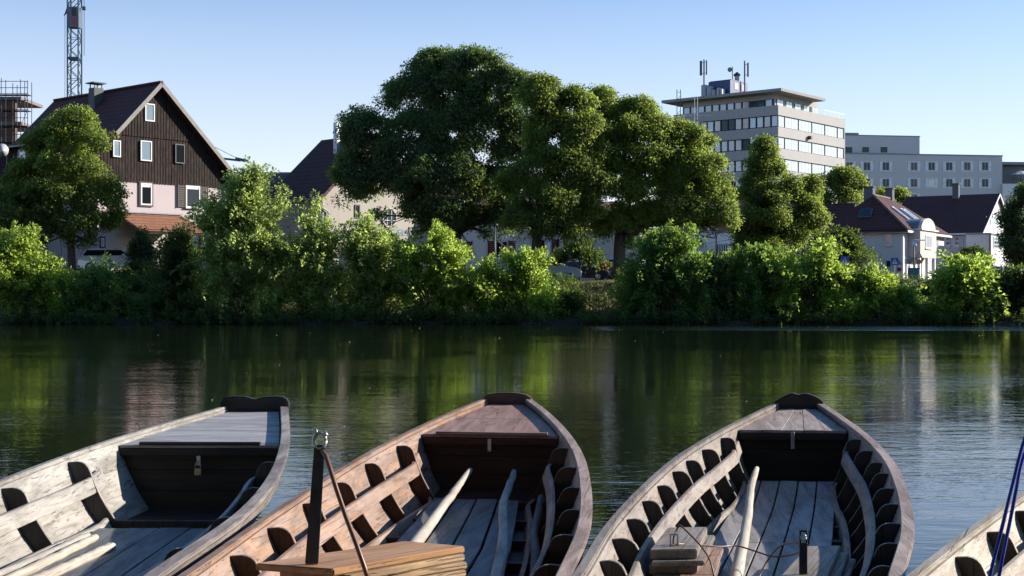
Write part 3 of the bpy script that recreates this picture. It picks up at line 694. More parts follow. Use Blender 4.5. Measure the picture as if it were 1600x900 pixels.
# ---- blue mooring ropes and the pole they hang from (just outside the frame)
mp = P(1690, 560, 5.3)
tag(MB().tube([(mp.x, mp.y, -.4), (mp.x, mp.y, 1.9)], .05, 12).build('mooring_post', M_BARK, smooth=True), 'dark mooring post just outside the right edge', 'post')
for i, (a, lab) in enumerate((([(1690, 470, 5.25), (1640, 575, 5.1), (1600, 690, 5.0), (1583, 755, 4.95), (1568, 815, 4.9), (1556, 862, 4.9), (1546, 905, 4.88), (1540, 940, 4.88)], 'left of the two blue mooring ropes over the pale punt'),
        ([(1690, 480, 5.25), (1630, 640, 5.1), (1600, 712, 5.05), (1588, 765, 5.0), (1577, 820, 4.98), (1567, 868, 4.95), (1560, 905, 4.95), (1553, 940, 4.95)], 'right of the two blue mooring ropes over the pale punt'))):
    pth = smooth_path([P(*q) for q in a], 6); tag(MB().tube(pth, .0072, 8).build('mooring_rope', M_ROPE, smooth=True), lab, 'rope', 'blue mooring ropes')
# ------------------------------------------------------------------ buildings
class House:
    """local frame: x runs along the front that faces right of the camera, y along the side that faces left of it; z up from world 0"""
    def __init__(h, name, label, cat, corner_px, Y, ang, group=None, base=.4):
        c = P(corner_px, HZ, Y); h.c = (c.x, c.y); h.a = R(ang); h.base = base
        h.root = thing(name, label, cat, (c.x, c.y, 0), h.a, group)
        h.ux = (math.cos(h.a), math.sin(h.a)); h.uy = (-math.sin(h.a), math.cos(h.a))
    def _hit(h, px, py, d, o):
        a = (px - 800) / F; t = (a * o[1] - o[0]) / (d[0] - a * d[1]); Y = o[1] + d[1] * t
        return t, EYE - (py - HZ) / F * Y
    def fx(h, px, py, y=0): return h._hit(px, py, h.ux, (h.c[0] + h.uy[0] * y, h.c[1] + h.uy[1] * y))     # on the wall y = const -> (x, z)
    def fy(h, px, py, x=0): return h._hit(px, py, h.uy, (h.c[0] + h.ux[0] * x, h.c[1] + h.ux[1] * x))     # on the wall x = const -> (y, z)
    def T(h, face, off=0.0):
        if face == 'x': return lambda a, n, z: (a, off - n, z)             # wall along x at y = off, facing -y
        return lambda a, n, z: (off - n, a, z)                             # wall along y at x = off, facing -x
    def part(h, name, mb, mats, parent=None, **k): return mb.build(name, mats, parent or h.root, **k)
    def window(h, face, a0, a1, z0, z1, frame, glass, off=0.0, surround=None, mull=1, trans=0, shutters=None, fw=.07, sill=None, blind=None, name='window', rail=None):
        T = h.T(face, off); a0, a1 = min(a0, a1), max(a0, a1); z0, z1 = min(z0, z1), max(z0, z1)
        mb = MB(); 
        mb.box((a0, .004, z0), (a0 + fw, .06, z1), 0, T); mb.box((a1 - fw, .004, z0), (a1, .06, z1), 0, T)
        mb.box((a0 + fw, .004, z0), (a1 - fw, .06, z0 + fw), 0, T); mb.box((a0 + fw, .004, z1 - fw), (a1 - fw, .06, z1), 0, T)
        for i in range(1, mull):
            x = a0 + (a1 - a0) * i / mull; mb.box((x - fw * .45, .006, z0 + fw), (x + fw * .45, .055, z1 - fw), 0, T)
        for i in range(trans):
            zz = z0 + (z1 - z0) * (i + 1) / (trans + 1); mb.box((a0 + fw, .008, zz - .02), (a1 - fw, .05, zz + .02), 0, T)
        w = mb.build(name, frame, h.root)
        MB().box((a0 + fw * .6, .002, z0 + fw * .6), (a1 - fw * .6, .022, z1 - fw * .6), 0, T).build('pane', glass, w)
        if surround:
            mb = MB(); s = .1
            mb.box((a0 - s, .003, z0 - s), (a0 - .002, .04, z1 + s), 0, T); mb.box((a1 + .002, .003, z0 - s), (a1 + s, .04, z1 + s), 0, T)
            mb.box((a0, .003, z1 + .002), (a1, .04, z1 + s), 0, T); mb.box((a0, .003, z0 - s), (a1, .04, z0 - .002), 0, T); mb.build('surround', surround, w)
        if sill: MB().box((a0 - .06, .004, z0 - .07), (a1 + .06, .14, z0 - .005), 0, T).build('sill', sill, w)
        if blind: MB().box((a0 + fw, .024, z1 - (z1 - z0) * blind[0]), (a1 - fw, .036, z1 - fw), 0, T).build('blind', blind[1], w)
        if shutters:
            for sgn, on in ((-1, shutters[1]), (1, shutters[2])):
                if not on: continue
                ww = (a1 - a0) * shutters[3]; x0 = a0 - ww - .03 if sgn < 0 else a1 + .03
                mb = MB(); mb.box((x0, .004, z0 - .03), (x0 + .06, .065, z1 + .03), 0, T); mb.box((x0 + ww - .06, .004, z0 - .03), (x0 + ww, .065, z1 + .03), 0, T)
                nsl = max(4, int((z1 - z0) / .14))
                for i in range(nsl):
                    zz = z0 + (z1 - z0) * i / nsl; mb.box((x0 + .06, .01, zz), (x0 + ww - .06, .05, zz + (z1 - z0) / nsl * .8), 0, T)
                mb.build('shutter', shutters[0], w)
        return w
    def chimney(h, x0, x1, y0, y1, z0, z1, mat, cap=None, name='chimney', parent=None):
        c = MB().box((x0, y0, z0), (x1, y1, z1)).build(name, mat, parent or h.root)
        if cap:
            mb = MB(); e = .08; mb.box((x0 - e, y0 - e, z1 + .002), (x1 + e, y1 + e, z1 + .1)); 
            if cap == 'plate':
                mb = MB()
                for x in (x0 + .08, x1 - .08):
                    for y in (y0 + .08, y1 - .08): mb.box((x - .03, y - .03, z1 + .002), (x + .03, y + .03, z1 + .3))
                mb.box((x0 - .15, y0 - .15, z1 + .3), (x1 + .15, y1 + .15, z1 + .37))
            mb.build('chimney_cap', M_DARKSTEEL, c)
        return c

def slab(pts, th, mats, name, parent):    # a sloping roof plane with thickness
    pts = [Vector(p) for p in pts]; n = (pts[1] - pts[0]).cross(pts[2] - pts[0]).normalized()
    if n.z < 0: n = -n
    return MB().prism(pts, -n * th).build(name, mats, parent)

M_PINK = m_wall('pink_plaster', (.50, .43, .44)); M_WHITE = m_wall('white_plaster', (.78, .78, .79)); M_CREAM = m_wall('cream_plaster', (.56, .51, .47))
M_BEIGE = m_wall('beige_plaster', (.45, .41, .37)); M_LILAC = m_wall('lilac_white_plaster', (.72, .69, .73))
M_CONC = m_wall('facade_concrete', (.40, .385, .385), .5); M_GREYW = m_wall('grey_render', (.57, .58, .60), .12)
M_DARKWOOD = m_wood('dark_cladding_boards', (.036, .022, .02), (.026, .017, .015), (.012, .009, .009), 2, wear=.4, rough=.75, gs=.35, sheen=.2)
M_ROOFD = m_tiles('dark_brown_roof_tiles', (.092, .034, .033), (.066, .026, .027)); M_ROOFDX = m_tiles('dark_brown_roof_tiles_side', (.092, .034, .033), (.066, .026, .027), slope_axis='x')
M_ROOFR = m_tiles('dark_red_roof_tiles', (.085, .036, .034), (.065, .027, .028)); M_ROOFRX = m_tiles('dark_red_roof_tiles_side', (.085, .036, .034), (.065, .027, .028), slope_axis='x')
M_ROOFO = m_tiles('orange_roof_tiles', (.34, .16, .095), (.27, .12, .075), .2, .2)
M_FRAMEW = m_plain('white_window_frame', (.62, .63, .64), .5, var=.06); M_FRAMED = m_plain('dark_window_frame', (.03, .03, .035), .5); M_GLASS = m_glass('window_glass', (.012, .016, .02), .03, .5, .05)
M_GLASSB = m_glass('sky_tint_window_glass', (.24, .31, .38), .06, .8, .6)  # sky reflection painted into the pane's base colour
M_CHIM = m_wall('dark_chimney_render', (.12, .13, .15)); M_SHUT = m_plain('maroon_shutter', (.11, .015, .022), .6); M_SHUTD = m_plain('dark_brown_shutter', (.035, .025, .022), .6); M_SHUTW = m_plain('pale_shutter', (.72, .75, .8), .6)
M_VERGE = m_plain('grey_verge_board', (.22, .2, .19), .7); M_GUTTER = m_plain('zinc_gutter', (.16, .19, .22), .45, .5)
M_BLUED = m_plain('dark_blue_roof_sheet', (.02, .028, .045), .5)

# -- timber clad gable house, left
HA = 49.0
hl = House('gabled_house', 'tall house with dark timber clad gable above pink plaster walls', 'house', 152, 84.9, HA)
ax, az = hl.fx(245, 130); rx, rz = hl.fx(366, 279)
W_ = rx - .35; Lh = 12.4; zl = 11.65; zr_ = az - (az - rz) * (W_ - ax) / (rx - ax)
kx, kz = hl.fx(176, 206)                       # where the steep roof breaks to the flatter eave
zwood = hl.fx(245, 284)[1]; print('house L', ax, az, rx, rz, kx, kz, zwood)
mb = MB(); mb.prism([(0, 0, zwood), (W_, 0, zwood), (W_, 0, zr_ - .15), (ax, 0, az - .2), (kx, 0, kz - .2), (0, 0, zl - .1)], (0, Lh, 0)); hl.part('upper_wall', mb, M_DARKWOOD)
mb = MB(); mb.box((.06, .06, .3), (W_ - .06, Lh - .06, zwood - .002)); hl.part('lower_wall', mb, M_PINK)
# vertical boards: proud battens, too thin to pick apart singly
mb = MB(); T = hl.T('x'); x = .05; i = 0
def gable_top(x):
    if x < kx: return zl + (kz - zl) * x / kx - .25
    if x < ax: return kz + (az - kz) * (x - kx) / (ax - kx) - .3
    return az + (rz - az) * (x - ax) / (rx - ax) - .3
zj = hl.fx(245, 214)[1]
while x < W_ - .1:
    w = .20 + .05 * ((i * 7) % 3 - 1) * .3; t = gable_top(x + w / 2)
    mb.box((x, .003, zwood - .12), (x + w - .03, .022 + .006 * (i % 2), min(t, zj - .05)), 0, T)
    if t > zj: mb.box((x, .05, zj - .1), (x + w - .03, .085 + .006 * (i % 2), t), 0, T)
    x += w + .02; i += 1
stuff(hl.part('cladding_boards', mb, M_DARKWOOD))
mb = MB(); T = hl.T('y'); y = .1
while y < Lh - .2: mb.box((y, .003, zwood - .05), (y + .19, .035, zl - .15), 0, T); y += .25
stuff(hl.part('cladding_boards', mb, M_DARKWOOD))
ov = .55; yl = Lh + .3
slab([(ax, -ov, az), (ax, yl, az), (kx, yl, kz), (kx, -ov, kz)], .18, M_ROOFDX, 'roof_slope', hl.root)
slab([(kx - .01, -ov, kz), (kx - .01, yl + .1, kz), (-.75, yl + .1, zl - .15), (-.75, -.2, zl - .15)], .16, M_ROOFDX, 'roof_slope', hl.root)
slab([(ax + .005, yl, az), (ax + .005, -ov, az), (rx + .2, -ov, rz - .25), (rx + .2, yl, rz - .25)], .18, M_ROOFDX, 'roof_slope', hl.root)
mb = MB(); mb.bar((ax, -ov - .03, az - .12), (kx - .05, -ov - .03, kz - .15), .05, .26); mb.build('verge_board', M_VERGE, hl.root)
mb = MB(); mb.bar((ax + .05, -ov - .03, az - .12), (rx + .22, -ov - .03, rz - .4), .05, .26); mb.build('verge_board', M_VERGE, hl.root)
mb = MB(); [mb.box((ax - .13, y, az - .02), (ax + .13, y + .27, az + .1)) for y in np.arange(-ov, yl - .3, .3)]; stuff(hl.part('ridge_tiles', mb, M_ROOFDX))
mb = MB(); mb.box((-.86, -.2, zl - .3), (-.74, yl, zl - .2)); hl.part('gutter', mb, M_GUTTER)
# right hand dormer end that peeks past the roof
slab([(rx - 2.0, 2.2, rz + 1.1), (rx - 2.0, 5, rz + 1.1), (rx + .9, 5, rz + .75), (rx + .9, 2.2, rz + .75)], .15, M_ROOFDX, 'dormer_roof', hl.root)
MB().box((rx - 2, 2.4, rz - .3), (rx + .2, 4.8, rz + .7)).build('dormer_wall', M_DARKWOOD, hl.root)
xx, zz = hl.fy(146, 150, kx + 0)[0], 0
hl.chimney(ax - 1.3, ax - .6, 5.35, 6.05, 12, 15.45, M_PINK and m_plain('slate_clad_chimney', (.05, .055, .06), .6), 'plate')
def wx(h, x0, y0, x1, y1, y=0): a, b_ = h.fx(x0, y1, y), h.fx(x1, y0, y); return a[0], b_[0], min(a[1], b_[1]), max(a[1], b_[1])
def wy(h, x0, y0, x1, y1, x=0): a, b_ = h.fy(x0, y1, x), h.fy(x1, y0, x); return a[0], b_[0], min(a[1], b_[1]), max(a[1], b_[1])
OFFW = -.09
for (r_, kw) in (((225, 163, 240, 189), {}), ((218, 221, 235.5, 251), dict(mull=1)), ((175, 220, 187, 245), {}), ((272, 226, 287, 255), dict(dark=1))):
    a = wx(hl, *r_); hl.window('x', *a, M_FRAMED if kw.get('dark') else M_FRAMEW, M_GLASS if kw.get('dark') else M_GLASSB, off=OFFW, fw=.075, mull=1)
a = wx(hl, 219.5, 287, 237, 320); hl.window('x', *a, M_FRAMEW, M_GLASS, surround=M_SHUTD, fw=.09, mull=1, blind=(.18, M_FRAMEW))
a = wx(hl, 290, 291, 312, 324); hl.window('x', *a, M_FRAMEW, M_GLASS, surround=None, fw=.08, mull=1, shutters=(M_SHUTD, 1, 1, .55), blind=(.16, M_FRAMEW), sill=M_FRAMEW)
a = wx(hl, 141, 372, 163, 385); hl.window('x', max(.3, a[0]), a[1], a[2], a[3], M_FRAMEW, M_GLASS, off=.06, surround=M_SHUTD, fw=.07)
for r_ in ((30, 233, 42, 250), (44, 228, 51, 240)):
    a = wy(hl, *r_); hl.window('y', *a, M_FRAMEW, M_GLASSB, fw=.08, off=-.04)
# orange tiled porch roof with posts
x0, _ = hl.fx(186, 338); x1, zt = hl.fx(284, 337); d = 2.6; zb_ = zt - 1.1
x0 = x0 - .2
slab([(x0, .03, zt), (x1, .03, zt), (x1 + .1, -d, zb_), (x0, -d, zb_)], .14, M_ROOFO, 'porch_roof', hl.root)
mb = MB(); mb.box((x0, -.12, zt + .02), (x1, .0, zt + .1)); hl.part('porch_flashing', mb, M_GUTTER)
for x in (x0 + .3, (x0 + x1) / 2, x1 - .2): MB().box((x - .09, -d + .15, .4), (x + .09, -d + .33, zb_ - .12)).build('porch_post', M_DARKWOOD, hl.root)
MB().box((x0 + .2, -d + .12, zb_ - .3), (x1 - .1, -d + .36, zb_ - .13)).build('porch_beam', M_DARKWOOD, hl.root)
MB().box((x0 + 1.0, .0, .5), (x0 + 2.0, .055, 4.8)).build('door', M_SHUTD, hl.root)
w = MB().tube([(rx - .3, -.12, rz - .5), (rx - .3, -.12, .6)], .055, 8).build('downpipe', M_GUTTER, hl.root, smooth=True)

# -- low neighbour at the far left with brown roof and satellite dish
ln = House('low_brown_house', 'low brown roofed house cut off at the left edge beside the gabled house', 'house', 12, 88, HA)
mb = MB(); mb.box((-6, 0, .4), (3.0, 6, 8.6)); ln.part('wall', mb, M_PINK)
x1, z1 = ln.fx(20, 243); 
slab([(-6, 2.5, 11.2), (x1 + .1, 2.5, 10.9), (x1 + 3.4, -.6, 7.9), (-6, -.6, 7.9)], .2, M_ROOFR, 'roof', ln.root)
p = P(3, 235, 83); dish = thing('satellite_dish', 'round pale satellite dish above the low brown roof at the left edge', 'dish', p)
mb = MB(); mb.sweep([[Vector((r_ * math.cos(a), -.12 * (1 - (r_ / .42) ** 2) * -1, r_ * math.sin(a))) for a in [2 * math.pi * j / 20 for j in range(20)]] for r_ in (.05, .2, .33, .42)], caps=True); mb.build('reflector', m_plain('pale_dish', (.4, .42, .45), .4), dish, smooth=True)
MB().tube([(0, .1, 0), (.1, .5, -.3), (.1, .5, -1.2)], .03, 6).build('bracket', M_DARKSTEEL, dish)

# -- building under construction with scaffolding, far left
cs = thing('building_shell', 'unfinished building shell with open floors at the left edge', 'building', P(-40, HZ, 150))
cs.location.z = 0; M_RAW = m_wall('raw_concrete', (.2, .17, .16), .4)
px2 = lambda px, Y=150: (px + 40) / F * Y
for y in (151, 190, 232, 275):
    z = EYE - (y - HZ) / F * 150; MB().box((-3, 0, z - .35), (px2(33), 7, z)).build('floor_slab', M_RAW, cs)
for x in (-2, px2(3), px2(16)):
    MB().box((x - .45, .3, 0), (x + .45, 1.0, EYE - (156 - HZ) / F * 150)).build('column', m_wall('brown_brick_pier', (.14, .085, .07), .3) if x > 0 else M_RAW, cs)
MB().box((-3, 1.2, EYE - (188 - HZ) / F * 150 - .9), (px2(20), 1.5, EYE - (188 - HZ) / F * 150 + .6)).build('parapet', M_RAW, cs)
sc_ = thing('scaffolding', 'steel tube scaffolding round the unfinished shell, left edge', 'scaffolding', P(-40, HZ, 148)); sc_.location.z = 0
px2 = lambda px, Y=148: (px + 40) / F * Y
zz_ = lambda y, Y=148: EYE - (y - HZ) / F * Y
for dy_ in (0, 1.3):
    for pxx, top in ((-12, 130), (2, 122), (20, 130), (32, 124), (43, 126)): MB().tube([(px2(pxx), dy_, 0), (px2(pxx), dy_, zz_(top))], .045, 6).build('standard_tube', M_DARKSTEEL, sc_)
for y in (127, 137, 146, 157, 171, 184, 197, 210, 222, 236, 250):
    MB().tube([(px2(-20), 0, zz_(y)), (px2(44), 0, zz_(y))], .035, 5).build('ledger_tube', M_DARKSTEEL, sc_)
for y in (147, 172, 197, 222, 250): MB().box((px2(-20), .1, zz_(y) - .06), (px2(43), 1.2, zz_(y))).build('platform', M_DARKWOOD, sc_)
for i, y in enumerate((147, 172, 197, 222)): MB().tube([(px2(32), .02, zz_(y + 25)), (px2(43), .02, zz_(y))], .03, 5).build('brace_tube', M_DARKSTEEL, sc_)

# -- tower crane
CY = 165; cr = thing('tower_crane', 'blue grey lattice tower crane mast rising behind the gabled house', 'crane', P(116.5, HZ, CY)); cr.location.z = 0
M_CR = m_plain('crane_steel', (.035, .07, .1), .5); hw = .66; zc = lambda y: EYE - (y - HZ) / F * CY
mb = MB(); ztop = zc(44)
for sx in (-1, 1):
    for sy in (-1, 1): mb.bar((sx * hw, sy * hw, 0), (sx * hw, sy * hw, zc(-60)), .14)
mb.build('mast_legs', M_CR, cr)
mb = MB(); z = 0; st = 1.25; i = 0
while z < zc(-55):
    for s in (-1, 1):
        a, b_ = (-hw, hw) if i % 2 else (hw, -hw)
        mb.bar((a, s * hw, z), (b_, s * hw, z + st), .075); mb.bar((s * hw, a, z), (s * hw, b_, z + st), .075)
    if i % 2 == 0:
        for s in (-1, 1): mb.bar((-hw, s * hw, z), (hw, s * hw, z), .06); mb.bar((s * hw, -hw, z), (s * hw, hw, z), .06)
    z += st; i += 1
mb.build('mast_lattice', M_CR, cr)
c_ = MB().box((-hw - .02, -hw - .1, zc(44)), (hw + .05, hw, zc(12))).build('ballast_cabinet', m_plain('grey_cabinet', (.1, .13, .17), .6), cr)
MB().box((-.1, -hw - .13, zc(27)), (.45, -hw - .1, zc(14))).build('cabinet_door', M_FRAMED, c_)
for i in range(5): MB().box((-.1, -hw - .14, zc(41 - 2.6 * i)), (.5, -hw - .1, zc(39.6 - 2.6 * i))).build('red_louvre', m_plain('red_louvre', (.45, .03, .04), .5), c_)
mb = MB(); mb.box((-.6, -hw - .05, zc(94)), (.6, hw + .05, zc(90))); mb.build('collar', M_CR, cr)
mb = MB(); mb.bar((-hw, 0, zc(3)), (-1.15, 0, zc(22)), .12); mb.bar((-1.15, 0, zc(22)), (-hw, 0, zc(16)), .08); mb.bar((-1.3, 0, zc(24)), (-1.0, 0, zc(20)), .12); mb.build('cable_strut', M_CR, cr)
for xx in (-1.18, -.92): MB().tube([(xx, 0, 0), (xx, 0, zc(24))], .03, 5).build('cable', M_CR, cr)
mb = MB(); mb.bar((-2.0, 0, zc(-60)), (14, 0, zc(-62)), .9, 1.1); mb.build('jib', M_CR, cr)
MB().tube([(1.18, 0, zc(87)), (1.18, 0, zc(-60))], .035, 5).build('hoist_rope', M_CR, cr)
MB().box((.98, -.15, zc(16)), (1.38, .15, zc(10))).build('hook_block', M_CR, cr, bevel=.05)
# -- thin jib seen past the gable
jb = thing('boom', 'thin dark boom with stay line just right of the gable eave', 'boom', P(320, HZ, 150)); jb.location.z = 0
q = lambda px, py: ((px - 320) / F * 150, 0, EYE - (py - HZ) / F * 150)
MB().bar(q(325, 245), q(376, 251), .22).build('arm', M_CR, jb); MB().bar(q(368, 247.5), q(388, 252), .3, .3).build('arm_head', M_CR, jb)
MB().tube([q(330, 227), q(372, 248)], .03, 5).build('stay_line', M_CR, jb); MB().bar(q(322, 470), q(322, 238), .3).build('mast', M_CR, jb)

# -- dark sheet roofed shed between the two houses
sh = House('shed', 'dark blue roofed building between the gabled house and the red roofed house', 'building', 345, 130, 0)
z0 = EYE + (HZ - 262) / F * 130; MB().box((-2, .5, .4), (7.5, 8, z0 - 1.2)).build('wall', M_BLUED, sh.root)
slab([(-2.2, 0, z0 - 2.8), (7.2, 0, z0 - 2.8), (7.2, 5, z0), (-2.2, 5, z0)], .15, M_BLUED, 'roof', sh.root)
for i in range(12): MB().box((-2.2, -.02 + .4 * i, z0 - 2.8 + .224 * i), (7.2, .04 + .4 * i, z0 - 2.73 + .224 * i)).build('roof_seam', M_BLUED, sh.root)

# -- red roofed house with metal flue and octagonal window
HB = 45.5
h2 = House('red_roofed_house', 'pale plaster house with dark red roof, metal flue and octagonal window', 'house', 505, 92, HB)
L2 = h2.fy(426, 300)[0]; _, ze = h2.fy(505, 301); Wg = 9.24; zrg = ze + Wg / 2 * .96; print('house2', L2, ze, zrg)
mb = MB(); mb.prism([(0, 0, .4), (Wg, 0, .4), (Wg, 0, ze - .1), (Wg / 2, 0, zrg - .15), (0, 0, ze - .1)], (0, L2, 0)); h2.part('wall', mb, M_BEIGE)
oy = -.35; yl = L2 + .35
slab([(-.5, oy, ze - .4), (-.5, yl + .3, ze - .4), (Wg / 2, yl, zrg), (Wg / 2, oy, zrg)], .2, M_ROOFRX, 'roof_slope', h2.root)
slab([(Wg / 2 + .005, oy, zrg), (Wg / 2 + .005, yl, zrg), (Wg + .5, yl, ze - .4), (Wg + .5, oy, ze - .4)], .2, M_ROOFRX, 'roof_slope', h2.root)
MB().box((-.64, oy, ze - .5), (-.5, yl, ze - .38)).build('gutter', M_GUTTER, h2.root)
MB().box((-.06, -.02, .4), (0.02, .3, ze - .3)).build('corner_trim', M_CREAM, h2.root)
mb = MB(); mb.tube([(-.55, -.05, ze - .5), (-.2, -.12, ze - 1.0), (.35, -.12, ze - 1.3), (.35, -.12, .6)], .06, 8); mb.build('downpipe', M_GUTTER, h2.root, smooth=True)
c0 = h2.fy(518, 247, 3.2); c1 = h2.fy(527, 188, 3.2)
fl = MB(); yy = min(c0[0], c1[0]); fl.box((3.2, yy + .05, ze + 1), (3.6, yy + .45, EYE + (HZ - 188) / F * 95)); fl.build('metal_flue', m_metal('brushed_flue', (.5, .55, .6), .3), h2.root)
for r_ in ((461, 312, 468, 342), (434, 318, 441, 338)): a = wy(h2, *r_); h2.window('y', *a, M_FRAMEW, M_GLASSB, fw=.08, sill=M_FRAMEW)
a = wx(h2, 554, 320, 562, 341); h2.window('x', *a, M_FRAMED, M_GLASS, fw=.08)
ox, oz = h2.fx(608, 340); ro = .62
oct_ = [(math.cos(math.pi / 8 + math.pi / 4 * i), math.sin(math.pi / 8 + math.pi / 4 * i)) for i in range(8)]
mb = MB(); ring = lambda r_, n_: [Vector((ox + r_ * c, n_, oz + r_ * 1.05 * s)) for c, s in oct_]
mb.sweep([ring(ro + .1, -.004), ring(ro + .1, -.09), ring(ro, -.09), ring(ro - .02, -.01)], caps=False)
ow = mb.build('octagonal_window', M_CREAM, h2.root); MB().sweep([ring(ro, -.003), ring(ro, -.02)]).build('pane', M_GLASS, ow)
mb = MB()
for o_ in (-.2, .2): mb.box((ox + o_ - .02, -.05, oz - ro + .05), (ox + o_ + .02, -.025, oz + ro - .05)); mb.box((ox - ro + .05, -.055, oz + o_ - .02), (ox + ro - .05, -.03, oz + o_ + .02))
mb.build('glazing_bars', M_FRAMEW, ow)
x0, z0 = h2.fx(606, 357); x1, _ = h2.fx(634, 357)
for i in range(3):
    xa = x0 + (x1 - x0) * i / 3; slab([(xa + .02, -.03, z0), (xa + (x1 - x0) / 3 - .03, -.03, z0), (xa + (x1 - x0) / 3 - .03, -1.0, z0 - .5), (xa + .02, -1.0, z0 - .5)], .04, M_GLASSB, 'canopy_pane', h2.root)
MB().box((x0 - 3.2, -.8, .4), (x0 - 1.9, -.02, 5.0)).build('garage_bay', M_BEIGE, h2.root)

# -- white house with maroon shutters, and its beige neighbour wing
h3 = House('white_house', 'white house with maroon shutters behind the big trees', 'house', 655, 99, 4)
x1, _ = h3.fx(802, 400); zt = 8.1
MB().box((0, 0, .3), (x1, 8, zt)).build('wall', M_WHITE, h3.root)
slab([(-.4, -.5, zt - .1), (x1 + .4, -.5, zt - .1), (x1 + .4, 4, zt + 3.2), (-.4, 4, zt + 3.2)], .2, M_ROOFR, 'roof_slope', h3.root)
slab([(-.4, 4.01, zt + 3.2), (x1 + .4, 4.01, zt + 3.2), (x1 + .4, 8.4, zt), (-.4, 8.4, zt)], .2, M_ROOFR, 'roof_slope', h3.root)
for r_ in ((723, 377, 729, 402), (774, 376, 794, 404)):
    a = wx(h3, *r_); h3.window('x', *a, M_FRAMEW, M_GLASS, fw=.1, mull=2 if r_[0] > 730 else 1, shutters=(M_SHUT, 1, 1, .55 if r_[0] > 730 else 1.4), sill=M_FRAMEW)
h4 = House('beige_bungalow', 'low beige house with tall dark windows behind the parked cars', 'house', 808, 121, 3)
x1, _ = h4.fx(1000, 400); zt = EYE + (HZ - 359) / F * 121
MB().box((0, 0, .3), (x1, 7, zt)).build('wall', M_CREAM, h4.root)
MB().box((-.1, -.25, zt + .003), (x1 + .2, -.02, zt + .22)).build('eave_board', M_CREAM, h4.root)
slab([(-.3, -.4, zt + .15), (x1 + .4, -.4, zt + .15), (x1 - 1, 3.5, zt + 2.8), (1, 3.5, zt + 2.8)], .16, m_tiles('faded_pink_roof_tiles', (.25, .13, .1), (.2, .1, .08)), 'roof_slope', h4.root)
for r_ in ((838, 374, 852, 408), (868, 374, 874, 408), (880, 374, 887, 408), (920, 378, 927, 402)):
    a = wx(h4, *r_); h4.window('x', *a, M_FRAMED if r_[0] > 860 else M_CREAM, M_GLASS, fw=.07, mull=1, shutters=(M_SHUT if r_[0] == 868 else M_SHUTD, 1, 0, .9) if r_[0] in (868, 920) else None)
for px_ in (857, 902): x_, _ = h4.fx(px_, 400); MB().box((x_ - .15, -.06, .3), (x_ + .15, -.004, zt)).build('pilaster', M_WHITE, h4.root)

# -- house with brown gable roof and balcony, behind the right tree
h5 = House('balcony_house', 'pale house with brown gable roof and pale green balcony behind the trees', 'house', 1068, 104, 8)
x1, _ = h5.fx(1172, 390); apx, apz = h5.fx(1100, 256); ex, ez = h5.fx(1166, 306)
mb = MB(); mb.prism([(0, 0, .3), (x1, 0, .3), (x1, 0, ez - .2), (apx, 0, apz - .2), (0, 0, ez + 1)], (0, 7, 0)); h5.part('wall', mb, m_wall('dusky_pink_plaster', (.33, .2, .17)))
x0_, zb0 = h5.fx(1078, 383); MB().box((0, -.05, .3), (x1 - .01, -.005, EYE + (HZ - 364) / F * 104)).build('lower_wall', M_WHITE, h5.root)
slab([(apx, -.6, apz), (apx, 7.3, apz), (ex + .1, 7.3, ez), (ex + .1, -.6, ez)], .2, M_ROOFDX, 'roof_slope', h5.root)
slab([(apx - .01, -.6, apz), (apx - .01, 7.3, apz), (-1, 7.3, ez + .6), (-1, -.6, ez + .6)], .2, M_ROOFDX, 'roof_slope', h5.root)
for r_ in ((1084, 353, 1097, 363), (1100, 353, 1112, 363)): a = wx(h5, *r_); h5.window('x', *a, M_FRAMEW, M_GLASSB, fw=.07, off=-.06)
bx0, bz0 = h5.fx(1112, 401); bx1, bz1 = h5.fx(1166, 384)
bal = MB().box((bx0, -1.3, bz0 - .15), (bx1, -.06, bz0)).build('balcony', m_plain('pale_green_balcony', (.3, .36, .37), .6), h5.root)
MB().box((bx0, -1.34, bz1), (bx1, -1.22, bz1 + .1)).build('rail', m_plain('pale_green_rail', (.35, .4, .42), .6), bal)
n = 16
for i in range(n): 
    x = bx0 + .05 + (bx1 - bx0 - .15) * i / (n - 1)
    MB().box((x, -1.3, bz0), (x + (.2 if i > 4 else .1), -1.26, bz1)).build('baluster', M_SHUTW if i > 4 else M_SHUTD, bal)
for x in (bx0 + .1, bx1 - .2): MB().box((x, -1.25, .4), (x + .14, -1.1, bz0 - .16)).build('balcony_post', M_SHUTD, bal)
gx, gz_ = h5.fx(1090, 374); mb = MB(); mb.bar((gx - .5, -.3, gz_ - .5), (gx, -.3, gz_ + .1), .3, .1); mb.bar((gx, -.3, gz_ + .1), (gx + .55, -.3, gz_ - .55), .3, .1); h5.part('porch_gable', mb, M_SHUTD)

